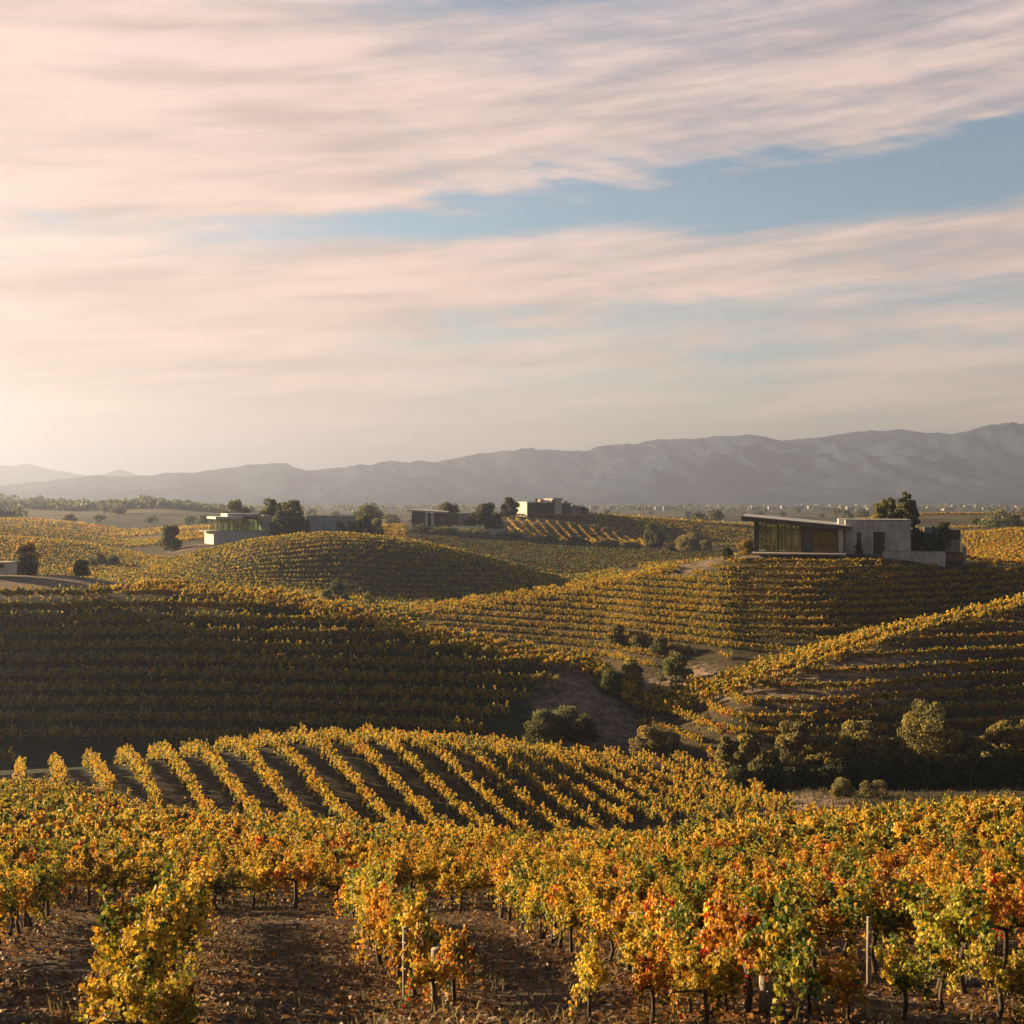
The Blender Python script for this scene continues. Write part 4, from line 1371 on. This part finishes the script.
# left pad
plant('hedge', 22, 170, 572, 554.5, 29, 'clipped dark hedge beside the pale shed at the left edge', 'hedge', 'dark', 'bush', 2200, seed=60, stem=.02, auto=.05)
plant('shrub', 26, 172.5, 572, 544.5, 27, 'orange tinged leafy bush rising over the clipped hedge at the left edge', 'shrub', 'gold', 'round', 1800, clumps=30, seed=61, stem=.25, pals=['gold', 'gold', 'willow'], auto=.05)
plant('shrub', 82, 168, 577, 560, 15, 'small upright bush alone on the bare dirt pad', 'shrub', 'oak', 'round', 1700, seed=62, stem=.1, pals=['oak', 'olive'], auto=.05)
plant('shrub', 98, 262, 567, 553, 17, 'pale grey bush beyond the bare dirt pad', 'shrub', 'olive', 'bush', 1300, seed=63, stem=.03, auto=.10)
plant('shrub', 112, 268, 566, 556, 15, 'dull green bush right of the pale grey bush', 'shrub', 'oak', 'bush', 900, seed=64, stem=.03, auto=.10)
plant('shrub', 338, 216, 603, 583, 22, 'dark bush in the hollow between the two middle vine hills', 'shrub', 'oak', 'bush', 1500, seed=65, stem=.03, auto=.10)
plant('shrub', 325, 219, 603, 590, 14, 'grey green bush left in the hollow between the two middle hills', 'shrub', 'olive', 'bush', 900, seed=66, stem=.03, auto=.10)
plant('shrub', 368, 215, 607, 593, 12, 'small pale shrub right in the hollow between the two middle hills', 'shrub', 'olive', 'bush', 700, seed=67, stem=.03, auto=.10)
# valley shrubs
VS = [('shrub', 619, 171, 646, 624, 20, 'pale olive bush at the head of the valley path', 'olive', 2400, ['olive', 'willow']),
      ('shrub', 638, 169, 650, 634, 18, 'low grey bush right of the pale olive bush at the path head', 'olive', 1500, None),
      ('shrub', 660, 164, 658, 635, 20, 'dark round bush between the path and the vine slope', 'oak', 2200, ['oak', 'olive']),
      ('shrub', 678, 157, 682, 651, 30, 'big olive bush beside the pinkish bare ground', 'olive', 3200, ['olive', 'oak']),
      ('shrub', 632, 151, 692, 656, 28, 'rounded golden topped bush where the left hill rows end', 'olive', 3000, ['olive', 'willow']),
      ('shrub', 612, 149, 696, 668, 28, 'dark bush left of the golden topped bush at the row ends', 'oak', 2600, ['oak', 'dark']),
      ('shrub', 566, 136, 735, 706, 36, 'large dark bush low in the shaded valley', 'oak', 3400, ['olive', 'oak']),
      ('shrub', 546, 134, 742, 708, 36, 'dark bush left of the large one low in the shaded valley', 'oak', 2800, ['oak', 'olive']),
      ('shrub', 582, 134, 742, 712, 30, 'dull green bush right of the large one in the shaded valley', 'oak', 2200, ['dark', 'oak']),
      ('shrub', 650, 124, 757, 722, 36, 'straw coloured bush alone below the spur', 'willow', 2800, ['willow', 'straw']),
      ('shrub', 672, 123, 758, 728, 22, 'thin straw bush right of the lone straw coloured one', 'willow', 1200, ['straw', 'olive']),
      ('shrub', 843, 92.5, 797, 778, 26, 'small yellow green bush on the dirt behind the near vines', 'willow', 2000, ['willow', 'olive']),
      ('shrub', 866, 92, 800, 779, 11, 'wispy upright weed left of a twin on the dirt behind the near vines', 'willow', 420, ['willow', 'straw']),
      ('shrub', 879, 92, 800, 781, 14, 'wispy upright weed right of a twin on the dirt behind the near vines', 'willow', 480, ['willow', 'straw'])]
for i, (nm, px, d, b, t, w, lab, pal, nl, pl) in enumerate(VS):
    plant(nm, px, d, b, b - (b - t) * .86, w, lab, 'shrub', pal, 'bush', nl, seed=80 + i, stem=.04 if i < 12 else .2, clumps=30 if i < 12 else 9, stems=3, pals=pl, auto=.16)
# willow row in the gully on the right
WL = [(728, 115.5, 734, 22, 'straw bush starting the gully willow row at its left end'),
      (747, 114.5, 731, 26, 'low rounded willow, second from the left in the gully row'),
      (768, 113, 746, 30, 'short dense willow before the two rounded ones in the gully'),
      (797, 114.5, 717, 42, 'tall rounded willow in the left half of the gully row'),
      (828, 113, 735, 30, 'low willow between the tall left one and the feathery middle one'),
      (860, 114, 722, 48, 'feathery willow in the middle of the gully row'),
      (893, 113, 732, 34, 'low willow leaning against the biggest one'),
      (930, 114, 702, 62, 'biggest willow of the gully row with a double crown'),
      (962, 113, 726, 36, 'low dull willow right of the biggest one'),
      (1004, 114, 717, 44, 'golden willow nearest the right edge of the gully row'),
      (1044, 114, 714, 52, 'willow beyond the golden one at the right frame edge')]
for i, (px, d, t, w, lab) in enumerate(WL):
    plant('willow', px, d, 776, t + 5, w, lab, 'willow', 'willow', 'round', 4200 if w > 40 else 2600, clumps=46 if w > 40 else 30, seed=100 + i, stem=.12, stems=3, size=.20,
          group='willows along the gully', pals=['willow', 'willow', 'olive'])
for i, px in enumerate(np.arange(735, 1085, 26)):
    plant('thicket', px + rng.uniform(-4, 4), 111.5 + rng.uniform(-1, 1), 788, 768 + rng.uniform(-4, 4) - (4 if px > 880 else 0), 36, 'dark bramble thicket at the foot of the gully willows', 'thicket', 'dark', 'bush', 2400,
          seed=130 + i, stem=.02, clumps=28, group='dark thickets under the willows', size=.22)

# far hedgerow trees
protos = []
for i in range(6):
    w_, h_ = 9 + i % 3 * 2.5, 8 + (i * 7 % 5)
    cm, c = crown_mesh(w_, h_, h_ * .15, 20, 420, .85, TP['oak'] if i % 2 else np.concatenate([TP['oak'], TP['olive']]), 'round', 200 + i)
    protos.append((cm, trunk_mesh(h_, h_ * .15, w_, c, .3, 210 + i)))
spots = []
for k in range(19):
    cx, cd = rng.uniform(-60, 270), rng.choice([900, 1040, 1060, 1250, 1480])
    for q in range(4):
        spots.append((cx + rng.normal(0, 9), cd + rng.normal(0, 14)))
for k in range(22):
    spots.append((rng.uniform(300, 470), rng.uniform(640, 1000)))
for k in range(34):
    spots.append((rng.uniform(590, 1080), rng.uniform(740, 1300)))
for px, d in ((0, 620), (8, 640), (16, 660), (70, 640), (100, 700), (150, 720), (190, 680), (205, 640), (218, 650), (700, 640), (715, 650), (770, 600), (780, 640), (990, 480), (1000, 470), (1010, 490), (975, 520), (1020, 470)):
    spots.append((px, d))
for k, (px, d) in enumerate(spots):
    cm, tm = protos[k % 6]
    x = X(px, d)
    o = tag(empty('far_tree', (x, d, tz(x, d)), rng.uniform(0, 6.28)),
            'hazy tree on the far flat valley, left of the hilltop house' if px < 540 else 'hazy tree on the far flat valley, right of the hilltop house', 'tree', 'hazy trees scattered over the far valley')
    s = rng.uniform(.36, .74)
    o.scale = (s * 1.15, s * 1.15, s * rng.uniform(.75, 1.05))
    link('crown', cm, o); link('trunk', tm, o)

# far woods and town: masses nobody could count
fv, ff, fc = [], [], []
nf = 0
N = 2600
dd = np.exp(rng.uniform(math.log(1450), math.log(5200), N)); px = rng.uniform(-120, 1150, N)
lf = (px < 250) & (dd < 2000)
clus = fbm(px / 35, np.log(dd) * 6, 61, 3)
dd = np.concatenate([dd, rng.uniform(1020, 1110, 420)]); px = np.concatenate([px, rng.uniform(-110, 255, 420)])
lf = (px < 260) & (dd < 2000); clus = np.concatenate([clus, np.ones(420)])
kp = (clus > .44) | lf
dd, px = dd[kp], px[kp]
xs = X(px, dd); zs = terrain(xs, dd)
for x, y, z in zip(xs, dd, zs):
    m = 9
    hgt = rng.uniform(3.5, 8)
    p = np.column_stack([rng.normal(0, hgt * .42, m), rng.normal(0, hgt * .42, m), rng.uniform(.15, .95, m) * hgt]) + [x, y, z]
    v, f = leaves(p, frames(m, .2), rng.uniform(.28, .5, m) * hgt, QUAD_V, QUAD_F)
    fv.append(v); ff.append(f + nf); nf += len(v)
    fc.append(TP['oak'][rng.integers(0, 5, m)] * .9)
tag(link('far_woods', mesh_np('far_woods', np.concatenate(fv), np.concatenate(ff), M['tree_leaf'], np.concatenate(fc))), 'belt of hazy woods across the far plain', 'woods', kind='stuff')
tp = Parts()
N = 170
for k in range(N):
    px = rng.uniform(560, 1100) if k % 4 else rng.uniform(250, 600)
    d = math.exp(rng.uniform(math.log(1700), math.log(4800)))
    x = X(px, d); z = tz(x, d)
    a, b, h = rng.uniform(6, 15), rng.uniform(6, 12), rng.uniform(3, 5.5)
    tp.box(x - a / 2, x + a / 2, d - b / 2, d + b / 2, z - 1, z + h)
    rz = h * .35
    tp.add([(x - a / 2 - .4, d - b / 2 - .4, z + h), (x + a / 2 + .4, d - b / 2 - .4, z + h), (x + a / 2 + .4, d + b / 2 + .4, z + h), (x - a / 2 - .4, d + b / 2 + .4, z + h),
            (x - a / 2, d, z + h + rz), (x + a / 2, d, z + h + rz)], [[0, 1, 5, 4], [2, 3, 4, 5]], [[1, 2, 5], [3, 0, 4]])
tag(tp.build('far_town', M['concrete_dark']), 'pale specks of a town spread over the far plain', 'town', kind='stuff')

# ------------------------------------------------------------------ nearest grapevines, one object each
VP = {}
for mix, cnt in (('golden', 5), ('orange', 4), ('green', 4), ('red', 3)):
    VP[mix] = []
    for _ in range(cnt):
        cn, p, fr, sz, col = vine_proto(mix, 1250, 20, .050)
        v, f = leaves(p, fr, sz, LEAF_V, LEAF_F)
        fm = mesh_np('foliage', v, f, M['leaf'], np.repeat(col, len(LEAF_F), axis=0))
        VP[mix].append((fm, vine_cane_mesh(cn), vine_wood()))
ROWN = {0: 'row left of the lane', 1: 'row right of the lane', 2: 'second row right of the lane', 3: 'third row right of the lane',
        4: 'fourth row right of the lane', -1: 'second row left of the lane', -2: 'third row left of the lane', -3: 'fourth row left of the lane'}
NAMES = {'golden': 'golden leaved grapevine', 'orange': 'orange and gold grapevine', 'green': 'yellow green grapevine', 'red': 'red and orange grapevine'}
zN = terrain(NEAR[:, 0], NEAR[:, 1])
pat = fbm(NEAR[:, 0] / 4.5, NEAR[:, 1] / 4.5, 101, 3)
first = set()
for i in np.argsort(NEAR[:, 1]):
    x, y, a, k = NEAR[i]
    px = float(to_px(x, y))
    right = np.clip((px - 420) / 400, 0, 1)
    q = pat[i] * .8 + rng.random() * .5 - .15
    if q < .40: mix = 'golden'
    elif q < .53: mix = 'orange'
    elif q < .53 + .07 * right + .015: mix = 'red'
    else: mix = 'green' if rng.random() < .6 + .4 * right else 'golden'
    if k == 0 and mix in ('red', 'orange'): mix = 'golden'
    if right > .5 and mix == 'golden' and rng.random() < .45: mix = 'green'
    fm, cm, wm = VP[mix][rng.integers(0, len(VP[mix]))]
    k = int(k)
    row = ROWN.get(k, 'rows at the left frame side' if k < 0 else 'rows at the right frame side')
    if k > 900: row = 'cross rows beyond the %s' % ('dirt lane' if px < 420 else 'middle vines' if px < 720 else 'right vines')
    depth = 'near' if y < 22 else 'middle' if y < 36 else 'farther' if y < 46 else 'far'
    lab = '%s in the %s, %s part' % (NAMES[mix], row, depth)
    if k in ROWN and k not in first:
        first.add(k)
        lab = '%s at the near end of the %s' % (NAMES[mix], row)
    o = tag(empty('grapevine', (x, y, float(zN[i])), a + (math.pi if rng.random() < .5 else 0) + rng.normal(0, .05)), lab, 'grapevine', 'grapevines of the nearest rows')
    s = rng.uniform(.88, 1.12)
    s *= .76
    o.scale = (s * 1.04, s * rng.uniform(.82, 1.08), s * rng.uniform(.92, 1.08))
    link('foliage', fm, o)
    if y < 46:
        link('canes', cm, o)
    link('trunk', wm, o)


for px, d, sc, mix, lab in ((148, 11.6, .72, 'golden', 'low golden vine at the bottom edge, nearest in the row left of the lane'), (652, 14.3, .62, 'red', 'low red and orange vine shoots at the bottom edge right of centre'), (690, 14.9, .55, 'orange', 'low orange vine shoots behind the red ones at the bottom edge'),
                            (590, 14.2, .6, 'golden', 'low golden shoots at the bottom edge, below the middle row'), (705, 13.7, .62, 'golden', 'low golden vine at the bottom edge between two red tinged ones'),
                            (850, 14.0, .55, 'orange', 'low orange vine at the bottom edge, left of the dark stake'),
                            (905, 14.4, .6, 'green', 'low green and yellow vine at the bottom edge near the pale cane'), (1000, 14.2, .62, 'golden', 'low golden vine in the bottom right corner'),
                            (728, 14.9, .5, 'red', 'low ragged vine shoots left of the thick weathered post'), (812, 14.6, .5, 'orange', 'low orange shoots right of the thick weathered post'),
                            (432, 15.2, .58, 'orange', 'low orange vine before the short sawn post'), (455, 16.4, .7, 'orange', 'half height orange vine behind the short sawn post'),
                            (640, 16.0, .78, 'golden', 'half height golden vine at the near end of the middle row'), (945, 15.4, .6, 'green', 'low yellow green shoots at the lower right')):
    fm, cm, wm = VP[mix][0]
    o = tag(empty('grapevine', (X(px, d), d, tz(X(px, d), d)), px * .7), lab, 'grapevine', 'grapevines of the nearest rows')
    o.scale = (sc * .9, sc * .75, sc * .85)
    link('foliage', fm, o); link('canes', cm, o); link('trunk', wm, o)

# ------------------------------------------------------------------ trellis
def post(name, x, y, h, r, label, group=None, lean=(0, 0)):
    o = tag(empty(name, (x, y, tz(x, y))), label, 'post', group)
    p = Parts()
    p.tube([(0, 0, -.4), (lean[0] * .5, lean[1] * .5, h * .5), (lean[0], lean[1], h)], [r * 1.05, r, r * .96], 10)
    p.build('shaft', M['post'], o, True)
    c = Parts()
    for zz in (.45, .8):
        c.tube([(lean[0] * zz - r * 1.12, 0, h * zz), (lean[0] * zz, -r * 1.14, h * zz), (lean[0] * zz + r * 1.12, 0, h * zz)], [.006] * 3, 4)
    c.build('staple', M['wire'], o)
    return o


post('trellis_post', X(767, 14.6), 14.6, .72, .085, 'thick weathered post standing alone at the bottom right of centre')
post('trellis_post', X(436, 15.9), 15.9, .74, .070, 'short sawn post among orange leaves right of the dirt lane')
post('trellis_stake', X(405, 16.6), 16.6, 1.0, .04, 'slim grey stake left of the short sawn post')
post('trellis_stake', X(870, 17.0), 17.0, 1.0, .032, 'tall slim stake standing clear of the foliage at lower right')
stk = 0
for k in range(-4, 6):
    o = np.array([-5.5, 20.0]); t = np.array(FG_DIR); t /= np.linalg.norm(t); n = np.array([t[1], -t[0]])
    for s in np.arange(4.2, 10, 4.4):
        p = o + n * k * 3.53 + t * s
        px = to_px(p[0], p[1])
        if -20 < px < 1045 and p[1] > 20:
            post('trellis_stake', p[0], p[1], 1.05, .03, 'slim grey stake hidden in the foliage of the %s' % ROWN.get(k, 'outer right rows'), 'stakes inside the vine rows')
    for zz, wl in ((.88, 'lower'), (1.25, 'upper')):
        pts = []
        for s in np.arange(-4 if k < 1 else -2.6, 9.6, 1.3):
            p = o + n * k * 3.53 + t * s
            if p[1] < 15.5 and k > 0: continue
            pts.append((p[0], p[1], tz(*p) + zz * .76 + .03 * math.sin(s * 1.9)))
        p = Parts().tube(pts, [.006] * len(pts), 4)
        tag(p.build('trellis_wire', M['wire']), '%s steel trellis wire through the %s' % (wl, ROWN.get(k, 'fifth row right of the lane')), 'wire', 'trellis wires')


# ------------------------------------------------------------------ ground litter
N = 52000
d = np.exp(rng.uniform(math.log(11), math.log(48), N)); px = rng.uniform(-80, 1110, N)
x = X(px, d); y = d
den = .6 * fbm(x / 1.6, y / 1.6, 55, 3) + .4 * (0.5 + 0.5 * np.cos(2 * np.pi * (x + .202 * (y - 20) + 5.5) / 3.6))
kp = den + rng.normal(0, .12, N) > .44
x, y = x[kp], y[kp]
z = terrain(x, y)
n = len(x)
fr = frames(n, 0)
nrm = np.column_stack([rng.normal(0, .35, n), rng.normal(0, .35, n), np.ones(n)]); nrm /= np.linalg.norm(nrm, axis=1)[:, None]
aa = rng.uniform(0, 6.28, n); xv = np.column_stack([np.cos(aa), np.sin(aa), np.zeros(n)])
xv -= nrm * (xv * nrm).sum(1)[:, None]; xv /= np.linalg.norm(xv, axis=1)[:, None]
fr = np.stack([xv, np.cross(nrm, xv), nrm], 2)
v, f = leaves(np.column_stack([x, y, z + .03]), fr, rng.uniform(.035, .075, n), QUAD_V * [1, 1, -1.4], QUAD_F)
LIT = np.array([(.22, .10, .035), (.15, .075, .035), (.28, .15, .05), (.36, .17, .04), (.10, .06, .035), (.22, .14, .07)])
tag(link('fallen_leaves', mesh_np('fallen_leaves', v, f, M['leaf'], LIT[rng.integers(0, 6, n)] * rng.uniform(.7, 1.2, (n, 1)))), 'dry brown leaves littering the soil between the near rows', 'leaf litter', kind='stuff')

# clods and stones
ico = np.array([(0, 0, 1), (.9, 0, .4), (.28, .85, .4), (-.72, .53, .4), (-.72, -.53, .4), (.28, -.85, .4), (.7, .5, -.4), (-.3, .85, -.4), (-.9, 0, -.4), (-.3, -.85, -.4), (.7, -.5, -.4)])
icf = np.array([(0, 1, 2), (0, 2, 3), (0, 3, 4), (0, 4, 5), (0, 5, 1), (1, 6, 2), (2, 6, 7), (2, 7, 3), (3, 7, 8), (3, 8, 4), (4, 8, 9), (4, 9, 5), (5, 9, 10), (5, 10, 1), (1, 10, 6)])
N = 9000
d = np.exp(rng.uniform(math.log(11), math.log(46), N)); px = rng.uniform(-80, 1110, N)
x = X(px, d); z = terrain(x, d)
sz = rng.gamma(1.6, .019, N).clip(.012, .12)
sq = rng.uniform(.6, 1.3, (N, 11, 1)) * ico[None] * sz[:, None, None] * [1.2, 1, .7]
v = sq + np.column_stack([x, d, z])[:, None, :]
f = (np.arange(N) * 11)[:, None, None] + icf[None]
tag(link('soil_clods', mesh_np('soil_clods', v.reshape(-1, 3), f.reshape(-1, 3), M['clod'])), 'loose soil clods and small stones between the near rows', 'soil', kind='stuff')

# pruned canes and straw lying about
def straw_mass(name, N, d0, d1, px0, px1, inside, hmin, hmax, per, pal, label):
    d = np.exp(rng.uniform(math.log(d0), math.log(d1), N)); px = rng.uniform(px0, px1, N)
    ok = inside(px, d)
    px, d = px[ok], d[ok]
    x = X(px, d); z = terrain(x, d)
    n = len(x)
    bx = np.repeat(x, per) + rng.normal(0, .16, n * per); by = np.repeat(d, per) + rng.normal(0, .16, n * per); bz = np.repeat(z, per)
    m = n * per
    h = rng.uniform(hmin, hmax, m); a = rng.uniform(0, 6.28, m); w = .012 * np.repeat(np.sqrt(d / 12), per)
    lean = rng.uniform(.15, 1.0, m) * h
    ux, uy = np.cos(a), np.sin(a)
    b = np.column_stack([bx, by, bz - .02])
    side = np.column_stack([-uy, ux, np.zeros(m)]) * w[:, None]
    mid = b + np.column_stack([ux * lean * .35, uy * lean * .35, h * .65])
    tip = b + np.column_stack([ux * lean, uy * lean, h])
    v = np.stack([b - side, b + side, mid + side * .8, mid - side * .8, tip], 1).reshape(-1, 3)
    q = (np.arange(m) * 5)[:, None] + np.array([[0, 1, 2, 3]])
    t = (np.arange(m) * 5)[:, None] + np.array([[3, 2, 4]])
    col = pal[rng.integers(0, len(pal), m)] * rng.uniform(.75, 1.2, (m, 1))
    tag(link(name, mesh_np(name, v, [q, t], M['straw'], np.concatenate([col, col]))), label, 'dry grass', kind='stuff')


GP = np.concatenate([TP['straw'], TP['straw'] * .6, TP['olive']])
straw_mass('dry_grass', 2200, 11, 46, -80, 1110, lambda px, d: fbm(X(px, d) / 2.2, d / 2.2, 71, 3) > .53, .05, .22, 5, GP, 'dry straw and weeds between the near rows')
straw_mass('valley_grass', 9000, 88, 170, -100, 1120,
           lambda px, d: ((px > 440) & (px < 760) & (d > 118)) | ((px > 700) & (d < 121) & (d > 92)), .12, .38, 7, GP * .5, 'dry grass on the valley floor and path edges')


def cane(px, d, L, ang, label, lift=.05):
    x, y = X(px, d), d
    z = tz(x, y)
    ca, sa = math.cos(ang), math.sin(ang)
    pts = [(t * L * ca, t * L * sa, tz(x + t * L * ca, y + t * L * sa) - z + lift + .10 * math.sin(t * 3)) for t in (0, .25, .5, .75, 1)]
    o = link('fallen_cane', Parts().tube(pts, [.022, .02, .016, .013, .008], 6).mesh('fallen_cane', M['straw_bark'], True), None, (x, y, z))
    tag(o, label, 'cane')


M['straw_bark'] = mat_plain('bleached_bark', (0.34, 0.26, 0.18), (0.52, 0.42, 0.31), 8, 0.9)
cane(22, 19.0, .62, -.15, 'bleached pruned cane lying on the soil left of the dirt lane')
cane(655, 15.6, .8, -.5, 'bleached bent cane at the bottom edge right of centre', .3)
cane(905, 17.0, .9, 1.0, 'pale cane slanting up from the soil at lower right', .3)
